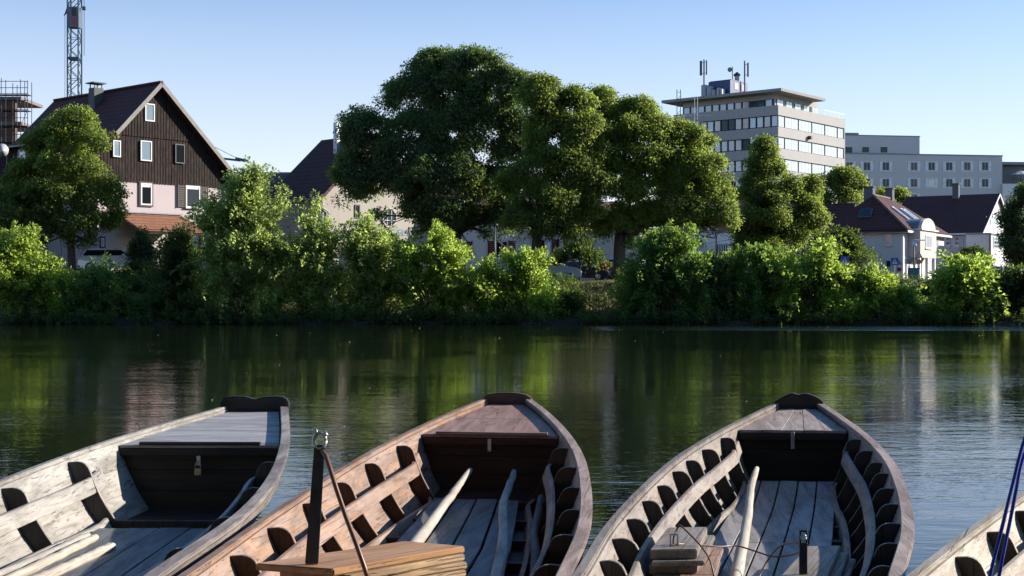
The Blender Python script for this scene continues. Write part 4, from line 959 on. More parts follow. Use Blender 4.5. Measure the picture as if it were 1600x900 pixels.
# -- office tower
M_BLIND = m_glass('blinded_office_glass', (.50, .54, .56), .10, .8, .5); M_SKYG = m_glass('office_glass_blue', (.33, .43, .52), .05, .9, .9)
M_PEACH = m_glass('office_glass_warm', (.5, .4, .37), .08, .8, .6); M_DKG = m_glass('office_glass_dark', (.012, .04, .055), .05, .35, .0); M_MULL = m_plain('dark_mullion', (.018, .024, .034), .5)
ot = House('office_tower', 'tall concrete office block with ribbon windows and roof antennas', 'building', 1216, 195, 50.5)
Wt = ot.fx(1320, 300)[0]; Lt = ot.fy(1052, 200)[0] ; zz = lambda y: EYE + (HZ - y) / F * 195
print('tower', Wt, Lt)
fl_h = 3.12; ztop = zz(164)
MB().box((.35, .35, 0), (Wt - .35, Lt - .35, ztop - .1)).build('core_wall', M_MULL, ot.root)
random.seed(11)
for k_ in range(7):
    zt_ = ztop - fl_h * k_; zb_ = zt_ - 1.42
    MB().box((0, 0, zb_), (Wt, Lt, zt_)).build('spandrel_band', M_CONC, ot.root)
    z0, z1 = zb_ - 1.66, zb_ - .04
    if k_ > 5: continue
    # glazing on the side facing left: single panes between broad dark mullions
    wd = ot.part('ribbon_window', MB().box((.3, .4, z0 - .02), (.34, Lt - .4, z1 + .02)), M_MULL)
    nL = 15; pit = Lt / nL
    for i in range(nL):
        y0 = .12 + i * pit; g = random.choice([M_BLIND, M_SKYG, M_BLIND, M_SKYG, M_BLIND, M_PEACH, M_DKG] if k_ else [M_DKG, M_SKYG, M_PEACH])
        MB().box((.22, y0 + .13, z0 + .1), (.27, y0 + pit - .18, z1 - .08)).build('pane', g, wd)
        MB().box((.12, y0 - .06 + pit * .0, z0), (.3, y0 + .07, z1)).build('mullion', M_MULL, wd)
    wd = ot.part('ribbon_window', MB().box((.4, .3, z0 - .02), (Wt - .4, .34, z1 + .02)), M_MULL)
    bays = [(0, 2), (1, 4), (2, 4), (3, 4), (4, 4), (5, 2)]; tot = 20; u = (Wt - .2) / tot; x = .15; 
    for bi, nb in bays:
        for j in range(nb):
            tilt = (k_, bi, j) in ((3, 3, 1), (4, 1, 0))
            if tilt: MB().prism([(x + .04, .24, z0 + .06), (x + u - .04, .24, z0 + .06), (x + u - .04, .05, z1 - .06), (x + .04, .05, z1 - .06)], (0, .03, 0)).build('pane', M_DKG, wd)
            MB().box((x + .035, .22, z0 + .06), (x + u - .035, .26, z1 - .06)).build('pane', M_BLIND, wd); x += u
        MB().box((x - .05, .12, z0), (x + .05, .3, z1)).build('mullion', M_MULL, wd)
# recessed top storey and oversailing roof
px1, pz = ot.fx(1278, 165, 1.1); zp = zz(144)
MB().box((1.1, 1.1, ztop - .1), (px1, Lt - 1, zp)).build('penthouse_wall', M_CONC, ot.root)
z0, z1 = ztop + .05, zp - .75
wd = ot.part('ribbon_window', MB().box((1.05, 1.3, z0), (1.09, Lt - 1.1, z1)), M_MULL)
for i in range(12):
    pit = (Lt - 2.6) / 12; y0 = 1.5 + i * pit; MB().box((.98, y0 + .1, z0 + .08), (1.03, y0 + pit - .25, z1 - .08)).build('pane', [M_SKYG, M_DKG, M_DKG, M_PEACH, M_PEACH, M_SKYG, M_BLIND, M_BLIND, M_BLIND, M_SKYG, M_BLIND, M_SKYG][i], wd)
wd = ot.part('ribbon_window', MB().box((1.4, 1.05, z0), (px1 - .2, 1.09, z1)), M_MULL)
for i in range(14):
    u = (px1 - 1.8) / 14; x = 1.5 + i * u
    if i % 3 != 2: MB().box((x + .05, .98, z0 + .06), (x + u - .05, 1.03, z1 - .06)).build('pane', M_BLIND, wd)
    else: MB().box((x + .1, .98, z0 + .06), (x + u - .35, 1.03, z1 - .06)).build('pane', M_DKG, wd)
rx0 = ot.fx(1288, 161, -.9)[0]
MB().box((-1.0, -1.0, zp + .003), (rx0 + .2, Lt + 1.5, zp + .42)).build('roof_slab', m_wall('roof_edge', (.3, .29, .28), .2), ot.root)
MB().box((Wt + .003, .2, .5), (Wt + .5, .8, ztop + .1)).build('facade_fin', m_plain('teal_fin', (.02, .07, .09), .5), ot.root)
MB().box((9.1, -.55, ztop - 4.2), (9.7, -.02, ztop - 3.7)).build('facade_lamp', M_MULL, ot.root, bevel=.05)
mb = MB(); 
for x in np.arange(px1 + .3, Wt, 1.0): mb.bar((x, .1, ztop), (x, .1, ztop + .8), .04)
mb.bar((px1, .1, ztop + .8), (Wt, .1, ztop + .8), .04); ot.part('roof_railing', mb, M_STEEL)
# rooftop plant: blue cabin, cabinets, antennas, dish, flue
zr0 = zp + .44
def on_roof(px, y_local): return ot.fx(px, 140, y_local)[0]
cb0 = ot.fy(1107, 140, 3.0)[0]; cb1 = ot.fy(1141, 140, 3.0)[0]
cabx = ot.fx(1168, 140, cb1)[0]; zcab = EYE + (HZ - 127) / F * 205
cab = MB().box((3.0, cb1, zr0), (cabx, cb0, zcab)).build('roof_cabin', m_plain('deep_blue_cladding', (.012, .035, .13), .4), ot.root)
MB().box((3.2, cb1 - .02, zcab + .003), (cabx - .2, cb0 - .2, zcab + .12)).build('cabin_roof', M_MULL, cab)
for i in range(2): MB().box((4.2 + 2.1 * i, cb1 - .06, zr0 + 1.4), (5.3 + 2.1 * i, cb1 - .004, zcab - .3)).build('cabin_window', M_PEACH if i else M_BLIND, cab)
for (pa, pb, pt) in ((1097, 1104, 131), (1105.5, 1112, 134), (1113, 1118.5, 140.5), (1121, 1125, 138), (1126.5, 1129.5, 140)):
    a_, b2_ = ot.fy(pa, 140, 2.0)[0], ot.fy(pb, 140, 2.0)[0]; MB().box((1.7, b2_, zr0), (2.7, a_, EYE + (HZ - pt) / F * 204)).build('equipment_cabinet', m_plain('pale_cabinet', (.3, .34, .37), .5), ot.root, bevel=.04)
def antenna(pxm, py0, py1, Yd, panels, label):
    p = P(pxm, py0, Yd); base = P(pxm, 150, Yd); r_ = thing('antenna', label, 'antenna', (p.x, p.y, base.z), 0, 'phone mast antennas on the office tower')
    h_ = p.z - base.z; MB().tube([(0, 0, 0), (0, 0, h_)], .11, 8).build('mast', M_CR, r_)
    for dx, y0, y1, w_ in panels:
        a_, b2_ = (py0 - y0) / F * Yd + h_, (py0 - y1) / F * Yd + h_; x = dx / F * Yd
        MB().box((x - w_, -.1, b2_), (x + w_, .1, a_)).build('panel', M_CR, r_, bevel=.03); mb = MB(); mb.bar((0, 0, a_ - .3), (x, 0, a_ - .3), .06); mb.bar((0, 0, b2_ + .3), (x, 0, b2_ + .3), .06); mb.build('bracket', M_CR, r_)
antenna(1100, 93, 130, 206, [(-4.8, 95, 118, .18), (4.0, 94, 117, .1), (.0, 93, 117, .1)], 'three panel antenna cluster at the left of the tower roof')
antenna(1163.5, 95, 145, 206, [(5.2, 98, 120, .13)], 'single panel antenna on a tall mast at the right of the tower roof')
p = P(1144.5, 104, 205); r_ = thing('antenna_dish', 'small round dish antenna on a pole at the middle of the tower roof', 'dish', (p.x, p.y, P(0, 146, 205).z))
MB().tube([(0, 0, 0), (0, 0, p.z - r_.location.z)], .07, 8).build('pole', M_CR, r_)
MB().disc((-.42, -.2, p.z - r_.location.z - .5), .36, (.1, -1, 0), .15).build('reflector', m_plain('grey_dish', (.12, .17, .2), .5), r_)
p = P(1151.5, 116, 206); r_ = thing('roof_flue', 'short cowled flue beside the blue cabin on the tower roof', 'flue', (p.x, p.y, P(0, 146, 206).z))
hh = p.z - r_.location.z; MB().box((-.3, -.3, 0), (.3, .3, hh - .3)).build('stack', M_CONC, r_); MB().tube([(0, 0, hh - .28), (0, 0, hh - .05), (0, 0, hh + .15), (0, 0, hh + .35)], [.5, .55, .3, .05], 12).build('cowl', M_MULL, r_)
# rope access ladder frame at the left end
p = P(1060.5, 140, 186); r_ = thing('facade_hoist', 'thin steel lattice hoist frame at the left end of the tower', 'hoist', (p.x, p.y, 0)); h_ = p.z
mb = MB(); [mb.bar((s, 0, 10), (s, 0, h_), .09) for s in (-.25, .25)]; [mb.bar((-.25, 0, z), (.25, 0, z + .5), .05) for z in np.arange(12, h_ - .5, 1)]; [mb.bar((-.25, 0, z), (.25, 0, z), .05) for z in np.arange(12, h_, 1)]
mb.build('lattice', M_CR, r_)
for x_ in (2.2, 2.6): MB().tube([(x_, 0, 15), (x_, 0, h_ - .8)], .035, 5).build('guide_pole', M_STEEL, r_)
for z in (h_ - 3.6, h_ - 4.6): MB().bar((-.2, 0, z), (4.6, 0, z), .07).build('guard_rail', M_STEEL, r_)

# -- long grey apartment block, right
hb = House('apartment_block', 'long grey apartment block with rows of white shuttered windows', 'building', 1321.5, 232, 9)
xe = hb.fx(1566, 300)[0]; zt = hb.fx(1440, 242)[1]
MB().box((-6, 0, 0), (xe, 12, zt)).build('wall', M_GREYW, hb.root)
MB().box((-6, -.12, zt + .003), (xe + .1, 12, zt + .16)).build('coping', M_GUTTER, hb.root)
xu, zu = hb.fx(1441, 212.5); MB().box((-6, 1.0, zt + .17), (xu, 11, zu)).build('attic_storey', M_GREYW, hb.root)
MB().box((-6, .9, zu + .003), (xu + .1, 11.1, zu + .12)).build('coping', M_GUTTER, hb.root)
for px_ in (1333, 1346): x_ = hb.fx(px_, 210)[0]; MB().box((x_ - .8, 3, zu + .12), (x_ + .8, 4.5, zu + .7)).build('roof_light', M_GUTTER, hb.root)
for px_ in (1326, 1352.5, 1381): x_, z_ = hb.fx(px_, 233.5, 1.0); hb.window('x', x_ - .72, x_ + .72, z_ - .62, z_ + .5, M_SHUTW, M_DKG, off=1.0, fw=.06, name='window')
for ri, yy in enumerate((259.5, 285.5, 310)):
    for ci, px_ in enumerate((1327, 1354.5, 1384, 1428, 1455.5, 1483, 1511, 1539)):
        if ri == 2 and (px_ < 1400 or px_ > 1440): continue
        x_, z_ = hb.fx(px_, yy)
        w = hb.window('x', x_ - .62, x_ + .62, z_ - .75, z_ + .68, M_SHUTW, M_SKYG if (ri, ci) == (1, 4) else (M_DKG if (ri * 3 + ci) % 3 else M_GLASS), fw=.05, mull=2)
        for s in (-1, 1): MB().box((x_ + s * .9 - .25, -.06, z_ - .78), (x_ + s * .9 + .25, -.004, z_ + .72)).build('shutter', M_SHUTW, w)
        MB().box((x_ - 1.15, -.03, z_ - .95), (x_ + 1.15, -.004, z_ - .8)).build('sill', M_SHUTW, w); MB().box((x_ - 1.15, -.03, z_ + .74), (x_ + 1.15, -.004, z_ + .86)).build('lintel', M_SHUTW, w)
# -- far right block with balcony terrace
fr = House('terrace_building', 'pale building with roof terrace at the right edge behind the apartment block', 'building', 1567, 236, 6)
z1 = EYE + (HZ - 287) / F * 236; z2 = EYE + (HZ - 254) / F * 236
MB().box((0, 0, 0), (14, 8, z1)).build('lower_wall', M_WHITE, fr.root); MB().box((0, 3.0, z1 + .01), (14, 8, z2 - .3)).build('upper_wall', m_wall('grey_upper', (.25, .27, .3)), fr.root)
MB().box((-.1, .6, z2 - .28), (14, 8.2, z2 + .2)).build('roof_slab', M_GUTTER, fr.root)
mb = MB(); mb.bar((2, .3, z1 + .9), (14, .3, z1 + .9), .06); [mb.bar((x, .3, z1), (x, .3, z1 + .9), .05) for x in np.arange(2, 14, .35)]; fr.part('railing', mb, M_MULL)
p = fr.T('x')(3.3, 0, z1)
um = thing('parasol', 'pale parasol on the roof terrace at the right edge', 'parasol', P(1594, 287, 237)); 
MB().tube([(0, 0, 0), (0, 0, 1.9)], .05, 6).build('pole', M_MULL, um); MB().sweep([[Vector((r__ * math.cos(a), r__ * math.sin(a), z_)) for a in [2 * math.pi * j / 8 for j in range(8)]] for r__, z_ in ((2.0, 1.5), (1.2, 1.9), (.05, 2.4))]).build('canopy', m_plain('parasol_cloth', (.5, .52, .55), .8), um)

# -- hipped roof house, right
HR = 58.0
h6 = House('hipped_roof_house', 'pale house with brown hipped roof, skylights and rounded bay by the road signs', 'house', 1410.5, 120, HR)
W6 = h6.fx(1475, 400)[0]; L6 = h6.fy(1284, 380)[0]; ze = EYE + (HZ - 358.5) / F * 120; print('h6', W6, L6, ze)
MB().box((0, 0, .3), (W6, L6, ze)).build('wall', m_wall('lilac_cream_plaster', (.68, .63, .62), .12), h6.root)
MB().box((-.03, -.03, 4.53), (W6 + .03, L6, 4.68)).build('string_course', M_LILAC, h6.root)
MB().box((-.05, -.05, .3), (.18, .18, ze - .02)).build('corner_trim', M_WHITE, h6.root)
o = .55; zr6 = EYE + (HZ - 306) / F * 125.4; ym = L6 / 2
A = (-o, -o, ze); B = (W6 + o, -o, ze - .02); C_ = (W6 + o, L6 + o, ze); D_ = (-o, L6 + o, ze); R1 = (ym - .1, ym, zr6); R2 = (W6 - ym - .5, ym, zr6 - .05)
slab([A, D_, R1], .16, M_ROOFDX, 'roof_slope', h6.root); slab([A, R1, R2, B], .16, M_ROOFD, 'roof_slope', h6.root)
slab([B, R2, C_], .16, M_ROOFDX, 'roof_slope', h6.root); slab([C_, R2, R1, D_], .16, M_ROOFD, 'roof_slope', h6.root)
mb = MB(); mb.box((-o, -o - .1, ze - .28), (W6 + o, -o, ze - .1)); h6.part('gutter', mb, M_WHITE); MB().box((-o - .1, -o, ze - .25), (-o, L6 + o, ze - .12)).build('gutter', M_MULL, h6.root)
MB().box((-o, -o, ze - .3), (W6 + o, L6 + o, ze - .2)).build('soffit', M_WHITE, h6.root)
mb = MB(); [mb.tube([Vector(A).lerp(Vector(R1), t) + Vector((0, 0, .04)), Vector(A).lerp(Vector(R1), t + .03) + Vector((0, 0, .08))], .1, 6) for t in np.arange(0, .97, .034)]; stuff(h6.part('hip_tiles', mb, m_plain('hip_tile', (.22, .13, .11), .7)))
mb = MB(); [mb.tube([Vector(R1).lerp(Vector(R2), t) + Vector((0, 0, .04)), Vector(R1).lerp(Vector(R2), t + .05) + Vector((0, 0, .08))], .1, 6) for t in np.arange(0, .97, .06)]; stuff(h6.part('ridge_tiles', mb, m_plain('ridge_tile', (.22, .13, .11), .7)))
h6.chimney(ym - .2, ym + .6, ym + .05, ym + .9, zr6 - .6, EYE + (HZ - 294) / F * 126, M_CHIM, 'flat'); h6.chimney(ym + 5.2, ym + 5.9, ym - .2, ym + .5, zr6 - .7, EYE + (HZ - 297) / F * 131, M_CHIM, 'flat')
def on_slope(fx_, fz_, side):           # a point on the roof: fraction along the eave, fraction up the slope
    if side == 'y': a, b_ = Vector(A).lerp(Vector(D_), fx_), Vector(R1)
    else: a, b_ = Vector(A).lerp(Vector(B), fx_), Vector(R1).lerp(Vector(R2), min(max((fx_ - .25) / .5, 0), 1))
    return a.lerp(b_, fz_) + Vector((0, 0, .05))
def skylight(pts, m, fm=None): 
    pts = [Vector(p) for p in pts]; n = (pts[1] - pts[0]).cross(pts[2] - pts[0]).normalized(); n = n if n.z > 0 else -n
    fr_ = MB().prism(pts, n * .1).build('skylight', fm or M_SHUTW, h6.root); c = sum(pts, Vector()) / 4; MB().prism([c + (p - c) * .86 + n * .102 for p in pts], n * .015).build('pane', m, fr_)
skylight([on_slope(.62, .34, 'y'), on_slope(.40, .34, 'y'), on_slope(.36, .58, 'y'), on_slope(.66, .58, 'y')], M_DKG, M_CHIM)
for f0 in (.3, .5, .58): skylight([on_slope(f0, .22, 'x'), on_slope(f0 + .045, .22, 'x'), on_slope(f0 + .045, .66, 'x'), on_slope(f0, .66, 'x')], M_BLIND)
for r_ in ((1345, 367, 1351, 379), (1383, 365, 1394, 384)): a = wy(h6, *r_); h6.window('y', *a, M_WHITE, M_GLASSB, fw=.08, sill=M_WHITE)
a = wy(h6, 1384, 406, 1393, 418); h6.window('y', *a, M_SHUTW, M_DKG, fw=.06)
a = wx(h6, 1419, 366, 1423, 388); h6.window('x', *a, M_WHITE, M_GLASSB, fw=.08); a = wx(h6, 1418.5, 414, 1421.5, 428); h6.window('x', *a, M_WHITE, M_GLASS, fw=.08)
# rounded bay
bx0, bz0 = h6.fx(1438, 403, -1.1); bx1, bz1 = h6.fx(1463, 403, -1.1); zbt = ze + .0
bay = MB().box((bx0, -1.1, 4.65), (bx1, -.01, zbt)).build('bay', M_CREAM, h6.root)
mb = MB(); cx = (bx0 + bx1) / 2; rr = (bx1 - bx0) * .44; arc = [Vector((cx + rr * math.cos(a), -1.12, zbt + .14 + rr * .42 * math.sin(a))) for a in [math.pi * i / 12 for i in range(13)]]
mb.prism(arc, (0, .3, 0)); mb.build('round_gable', M_CREAM, bay); MB().prism([p_ + Vector((0, .31, -.03)) for p_ in arc], (0, 1.9, 0)).build('barrel_roof', M_GUTTER, bay); MB().box((bx0 - .15, -1.3, zbt), (bx1 + .15, -.1, zbt + .12)).build('cornice', M_WHITE, bay)
a = wx(h6, 1445.5, 368, 1455, 388, -1.1); h6.window('x', *a, M_WHITE, M_BLIND, off=-1.1, fw=.1, mull=2, sill=M_WHITE); a = wx(h6, 1461, 370, 1466, 391, -.02); h6.window('x', *a, M_WHITE, M_BLIND, off=-.01, fw=.1)
for x_ in (bx0 + .1, cx, bx1 - .35): MB().box((x_, -1.05, .3), (x_ + .28, -.8, 4.64)).build('porch_column', M_WHITE, bay)
MB().box((cx - .8, -.05, .4), (cx + .9, -.005, 4.5)).build('door', M_SHUTW, h6.root)
yp = h6.fy(1336, 365)[0]; MB().tube([(-.12, yp, ze - .1), (-.12, yp, .5)], .07, 8).build('downpipe', M_MULL, h6.root)

# -- red brown gable house at the far right
h7 = House('gable_end_house', 'lilac white house with dark brown roof and gable end facing right', 'house', 1531.5, 136, HR)
_, ze = h7.fy(1531, 361); apx, apz = h7.fx(1557, 302.5); W7 = 2 * apx; L7 = 9.2; print('h7', ze, apx, apz)
mb = MB(); mb.prism([(0, 0, .3), (W7, 0, .3), (W7, 0, ze - .05), (apx, 0, apz - .2), (0, 0, ze - .05)], (0, L7, 0)); h7.part('wall', mb, M_LILAC)
slab([(-.5, -.35, ze - .25), (-.5, L7 + .3, ze - .25), (apx, L7 + .3, apz), (apx, -.35, apz)], .18, M_ROOFDX, 'roof_slope', h7.root)
slab([(apx + .005, -.35, apz), (apx + .005, L7 + .3, apz), (W7 + .5, L7 + .3, ze - .25), (W7 + .5, -.35, ze - .25)], .18, M_ROOFDX, 'roof_slope', h7.root)
mb = MB(); mb.bar((-.5, -.38, ze - .35), (apx, -.38, apz - .1), .05, .2); mb.bar((apx, -.38, apz - .1), (W7 + .5, -.38, ze - .35), .05, .2); h7.part('verge_board', mb, M_WHITE)
MB().box((-.62, -.35, ze - .35), (-.5, L7, ze - .2)).build('gutter', M_WHITE, h7.root)
a = h7.fy(1496, 300, apx)[0]; h7.chimney(apx - .8, apx - .2, a - .3, a + .35, apz - 1.2, EYE + (HZ - 287) / F * 143, M_CHIM, 'flat')
for r_ in ((1478, 370, 1485, 386), (1492, 370, 1499, 386)): a = wy(h7, *r_); h7.window('y', *a, M_WHITE, M_GLASSB, fw=.07, shutters=(M_SHUTW, 1, 0, .8) if r_[0] > 1490 else None, sill=M_WHITE)
for r_ in ((1543, 340, 1548, 352), (1553, 334, 1558, 352)): a = wx(h7, *r_); h7.window('x', *a, M_WHITE, M_GLASSB, fw=.07, shutters=(M_SHUTW, 1, 1, .45))
x0, z0 = h7.fx(1546, 366, -2.2); MB().box((x0, -2.2, .3), (x0 + 8, -.01, z0)).build('annex_wall', M_LILAC, h7.root); MB().box((x0 - .1, -2.35, z0 + .003), (x0 + 8.1, -.02, z0 + .14)).build('annex_roof', M_GUTTER, h7.root)
a = wx(h7, 1552, 371, 1562, 388, -2.2); h7.window('x', *a, M_WHITE, M_GLASSB, off=-2.2, fw=.07, mull=2, trans=2)
MB().tube([(x0 - .1, -2.3, z0), (x0 - .1, -2.3, .4)], .08, 8).build('downpipe', M_MULL, h7.root)
x0, z0 = h7.fx(1566, 424, -3.2); MB().box((x0, -3.2, .3), (x0 + 9, -2.22, 4.0)).build('blue_plinth', m_plain('blue_plinth', (.06, .09, .2), .7), h7.root)
# -- roof of the house behind the hipped one
h8 = House('small_roof_house', 'small brown roofed house half hidden left of the hipped roof', 'house', 1318, 136, HR)
MB().box((0, 0, .3), (4, 5, 7.3)).build('wall', M_LILAC, h8.root); slab([(-.4, -.3, 7.0), (-.4, 5.2, 7.0), (3, 4.6, EYE + (HZ - 318) / F * 140), (3, -.3, EYE + (HZ - 317) / F * 138)], .15, M_ROOFRX, 'roof_slope', h8.root)
slab([(3.01, -.3, EYE + (HZ - 317) / F * 138), (3.01, 4.6, EYE + (HZ - 318) / F * 140), (6, 4.6, 7.2), (6, -.3, 7.2)], .15, M_ROOFRX, 'roof_slope', h8.root)
# ------------------------------------------------------------------ cars
def car(label, x, y, heading, paint, length=4.3, width=1.78, height=1.47, kind='hatch', detail_paint=None):
    """local x forwards; heading in degrees from +X"""
    z = gz(x, y) + .035; r_ = thing('parked_car', label, 'car', (x, y, z), R(heading), 'cars parked behind the river bank')
    L, W, H = length / 2, width / 2, height
    prof = {'hatch': [(-L, .38), (-L, .78), (-L + .1, 1.0), (-L + .3, H * .96), (-L + .75, H), (L - 2.2, H), (L - 1.55, H * .93), (L - .95, 1.0), (L - .35, .86), (L - .02, .66), (L, .36), (L - .2, .2), (-L + .2, .22)],
            'suv': [(-L, .45), (-L, .95), (-L + .12, 1.15), (-L + .3, H * .95), (-L + .6, H), (L - 2.0, H), (L - 1.25, 1.12), (L - .3, 1.0), (L - .02, .8), (L, .42), (L - .2, .28), (-L + .2, .3)],
            'van': [(-L, .4), (-L, 1.1), (-L + .1, H - .1), (-L + .35, H), (L - 1.7, H), (L - .9, 1.15), (L - .2, 1.0), (L, .75), (L, .35), (L - .2, .22), (-L + .2, .25)]}[kind]
    belt = 1.0 if kind != 'suv' else 1.12
    def ring(y_, s=1.0): return [Vector((p[0], y_ * (1 - .16 * max(0, (p[1] - belt) / (H - belt))), p[1])) for p in prof]
    mb = MB(); mb.sweep([ring(-W), ring(-W * .5), ring(W * .5), ring(W)]); body = mb.build('body', paint, r_, bevel=.05, seg=2, smooth=False)
    # glass: sides, windscreen, rear window, set a little proud of the cabin
    top = H - .1; f0 = (L - 1.62, top - .02) if kind == 'hatch' else (L - 1.9, top) ; 
    wb = {'hatch': (-L + .35, L - 1.0), 'suv': (-L + .35, L - 1.3), 'van': (-L + .3, L - 1.0)}[kind]
    for s in (-1, 1):
        yb, yt = s * (W + .004 - .0), s * (W * (1 - .16 * (top - belt) / (H - belt)) + .006)
        for a, b_ in ((wb[0], (wb[0] + wb[1]) / 2 - .12), ((wb[0] + wb[1]) / 2 - .04, wb[1])):
            a2 = a + (.22 if a == wb[0] else 0); b2_ = b_ - (.55 if b_ == wb[1] else 0)
            MB().prism([(a, yb, belt + .03), (b_, yb, belt + .03), (b2_, yt, top), (a2, yt, top)], (0, s * .012, 0)).build('side_window', M_GLASS, r_)
    ws = {'hatch': ((L - .97, 1.01), (L - 2.1, H - .02)), 'suv': ((L - 1.27, 1.14), (L - 1.97, H - .03)), 'van': ((L - .92, 1.17), (L - 1.66, H - .03))}[kind]
    (xa, za), (xb, zb) = ws; w0, w1 = W * .88, W * .76
    MB().prism([(xa, -w0, za), (xa, w0, za), (xb, w1, zb), (xb, -w1, zb)], (.02, 0, .02)).build('windscreen', M_GLASS, r_)
    MB().prism([(-L + .1, -w0, 1.02), (-L + .1, w0, 1.02), (-L + .3, w1, H * .93), (-L + .3, -w1, H * .93)], (-.02, 0, .005)).build('rear_window', M_GLASS, r_)
    for xw in (-L + .8, L - .82):
        for s in (-1, 1):
            tw_ = MB().tube([(xw, s * (W - .2), .31), (xw, s * (W + .015), .31)], .31, 18).build('wheel', M_TYRE, r_)
            MB().tube([(xw, s * (W + .016), .31), (xw, s * (W + .03), .31)], [.2, .17], 12).build('rim', M_STEEL, tw_)
    for s in (-1, 1):
        MB().box((L - .16, s * W * .62 - .17, .62), (L + .01, s * W * .62 + .17, .78)).build('headlight', M_LAMPG, r_, bevel=.04)
        MB().box((-L - .012, s * W * .8 - .12, .78), (-L + .1, s * W * .8 + .12, 1.0)).build('tail_light', M_REDL, r_, bevel=.03)
        MB().box((L - 1.35, s * (W + .12) - .08, belt + .0), (L - 1.2, s * (W + .12) + .08, belt + .14)).build('wing_mirror', paint, r_, bevel=.03)
    MB().box((-L - .015, -.26, .52), (-L - .002, .26, .63)).build('number_plate', M_FRAMEW, r_)
    MB().box((L - .03, -.45, .34), (L + .012, .45, .5)).build('grille', M_FRAMED, r_)
    return r_
M_TYRE = m_plain('tyre_rubber', (.02, .02, .02), .8); M_LAMPG = m_glass('headlight_glass', (.6, .62, .65), .1); M_REDL = m_glass('tail_light_red', (.4, .01, .01), .15)
p = P(182, HZ, 84); car('white hatchback parked in front of the gabled house, partly behind shrubs', p.x, p.y, -6, m_car('white_car_paint', (.62, .66, .7)))
p = P(530, HZ, 104); car('pale blue car seen from behind beside the pale plaster house', p.x, p.y, 58, m_car('pale_blue_car_paint', (.38, .5, .62)), kind='hatch')
p = P(862, HZ, 99); car('silver blue off-road car parked left of the black car', p.x, p.y, -4, m_car('silver_blue_car_paint', (.36, .46, .54)), kind='suv', height=1.75, length=4.4)
p = P(911, HZ, 106); car('black estate car with bright wheels, parked left of the tree trunk', p.x, p.y, -10, m_car('black_car_paint', (.012, .014, .02)), length=4.2)
p = P(978, HZ, 113); car('white van half hidden behind the tree trunk', p.x, p.y, -8, m_car('white_van_paint', (.55, .58, .6)), kind='van', height=1.75, length=4.5)

# ------------------------------------------------------------------ street furniture
M_POST = m_plain('green_grey_post', (.05, .075, .075), .5); M_SIGNB = m_plain('sign_blue', (.015, .08, .32), .4, var=.03); M_SIGNW = m_plain('sign_white', (.72, .73, .74), .4, var=.03)
M_SIGNR = m_plain('sign_red', (.5, .02, .03), .4, var=.03); M_BLACK = m_plain('black', (.015, .015, .018), .5); M_SIGNG = m_plain('sign_back_grey', (.2, .21, .22), .5)
def post(px, Y): p = P(px, HZ, Y); return p.x, p.y, gz(p.x, p.y)
def zpx(py, Y): return EYE - (py - HZ) / F * Y
def man(mb, s, y0):      # the walking figure of the crossing sign, with the zebra stripes under it
    mb.disc((0, y0, s * .52), s * .09, (0, 1, 0), .006, 12)
    for a, b_, w in (((0, .42), (-.02, .12), .15), ((0, .36), (.2, .2), .07), ((0, .36), (-.2, .24), .07), ((-.02, .14), (.17, -.22), .09), ((-.02, .14), (-.2, -.22), .09)):
        mb.bar((a[0] * s, y0, a[1] * s), (b_[0] * s, y0, b_[1] * s), .006, w * s)
def crossing(px, py, Y, label, half):
    x, y, z = post(px, Y); zc_ = zpx(py, Y); r_ = thing('crossing_sign', label, 'road sign', (x, y, z), 0, 'blue pedestrian crossing signs')
    MB().tube([(0, .04, 0), (0, .04, zc_ - z + half)], .035, 8).build('post', M_STEEL, r_)
    pl = MB().box((-half, -.01, zc_ - z - half), (half, .01, zc_ - z + half)).build('sign_plate', M_SIGNB, r_)
    h_ = half * .78; c = zc_ - z; MB().prism([(-h_, -.013, c - h_ * .85), (h_, -.013, c - h_ * .85), (0, -.013, c + h_ * .95)], (0, -.003, 0)).build('triangle', M_SIGNW, pl)
    mb = MB(); man(mb, half * 1.15, -.02); mb.v = [(v[0], v[1], v[2] + c - half * .2) for v in mb.v]; mb.build('walking_figure', M_BLACK, pl)
crossing(1320, 407, 108, 'blue crossing sign at the left, over the shrub tops', .34); crossing(1398, 408.5, 110, 'blue crossing sign at the right, beside the hipped roof house', .3)
x, y, z = post(1436, 112); r_ = thing('warning_sign', 'red rimmed triangular warning sign above a round red sign', 'road sign', (x, y, z)); zt = zpx(393, 112) - z
MB().tube([(0, .05, 0), (0, .05, zt)], .035, 8).build('post', M_STEEL, r_)
def tri(s, y0, d, c): return MB().prism([(-s, y0, c - s * .58), (s, y0, c - s * .58), (0, y0, c + s * 1.15)], (0, d, 0))
ct = zpx(399, 112) - z; pl = tri(.3, 0, .012, ct).build('triangular_plate', M_SIGNR, r_); tri(.2, -.004, .003, ct).build('white_field', M_SIGNW, pl); MB().box((-.025, -.009, ct - .02), (.025, -.005, ct + .12)).build('symbol', M_BLACK, pl)
cd = zpx(409, 112) - z; pl = MB().disc((0, 0, cd), .19, (0, 1, 0), .015).build('round_plate', M_SIGNR, r_); MB().box((-.12, -.012, cd - .025), (.12, -.009, cd + .025)).build('white_bar', M_SIGNW, pl)
x, y, z = post(1421, 113); r_ = thing('round_sign', 'grey backed round road sign left of the street light', 'road sign', (x, y, z)); cd = zpx(408.5, 113) - z
MB().tube([(0, .05, 0), (0, .05, cd + .25)], .03, 8).build('post', M_STEEL, r_); MB().disc((0, 0, cd), .22, (0, 1, 0), .02).build('round_plate', M_SIGNG, r_)
x, y, z = post(1405, 114); r_ = thing('double_sign', 'grey triangle and small dark red disc on one post by the house corner', 'road sign', (x, y, z)); ct = zpx(411, 114) - z; cd = zpx(421, 114) - z
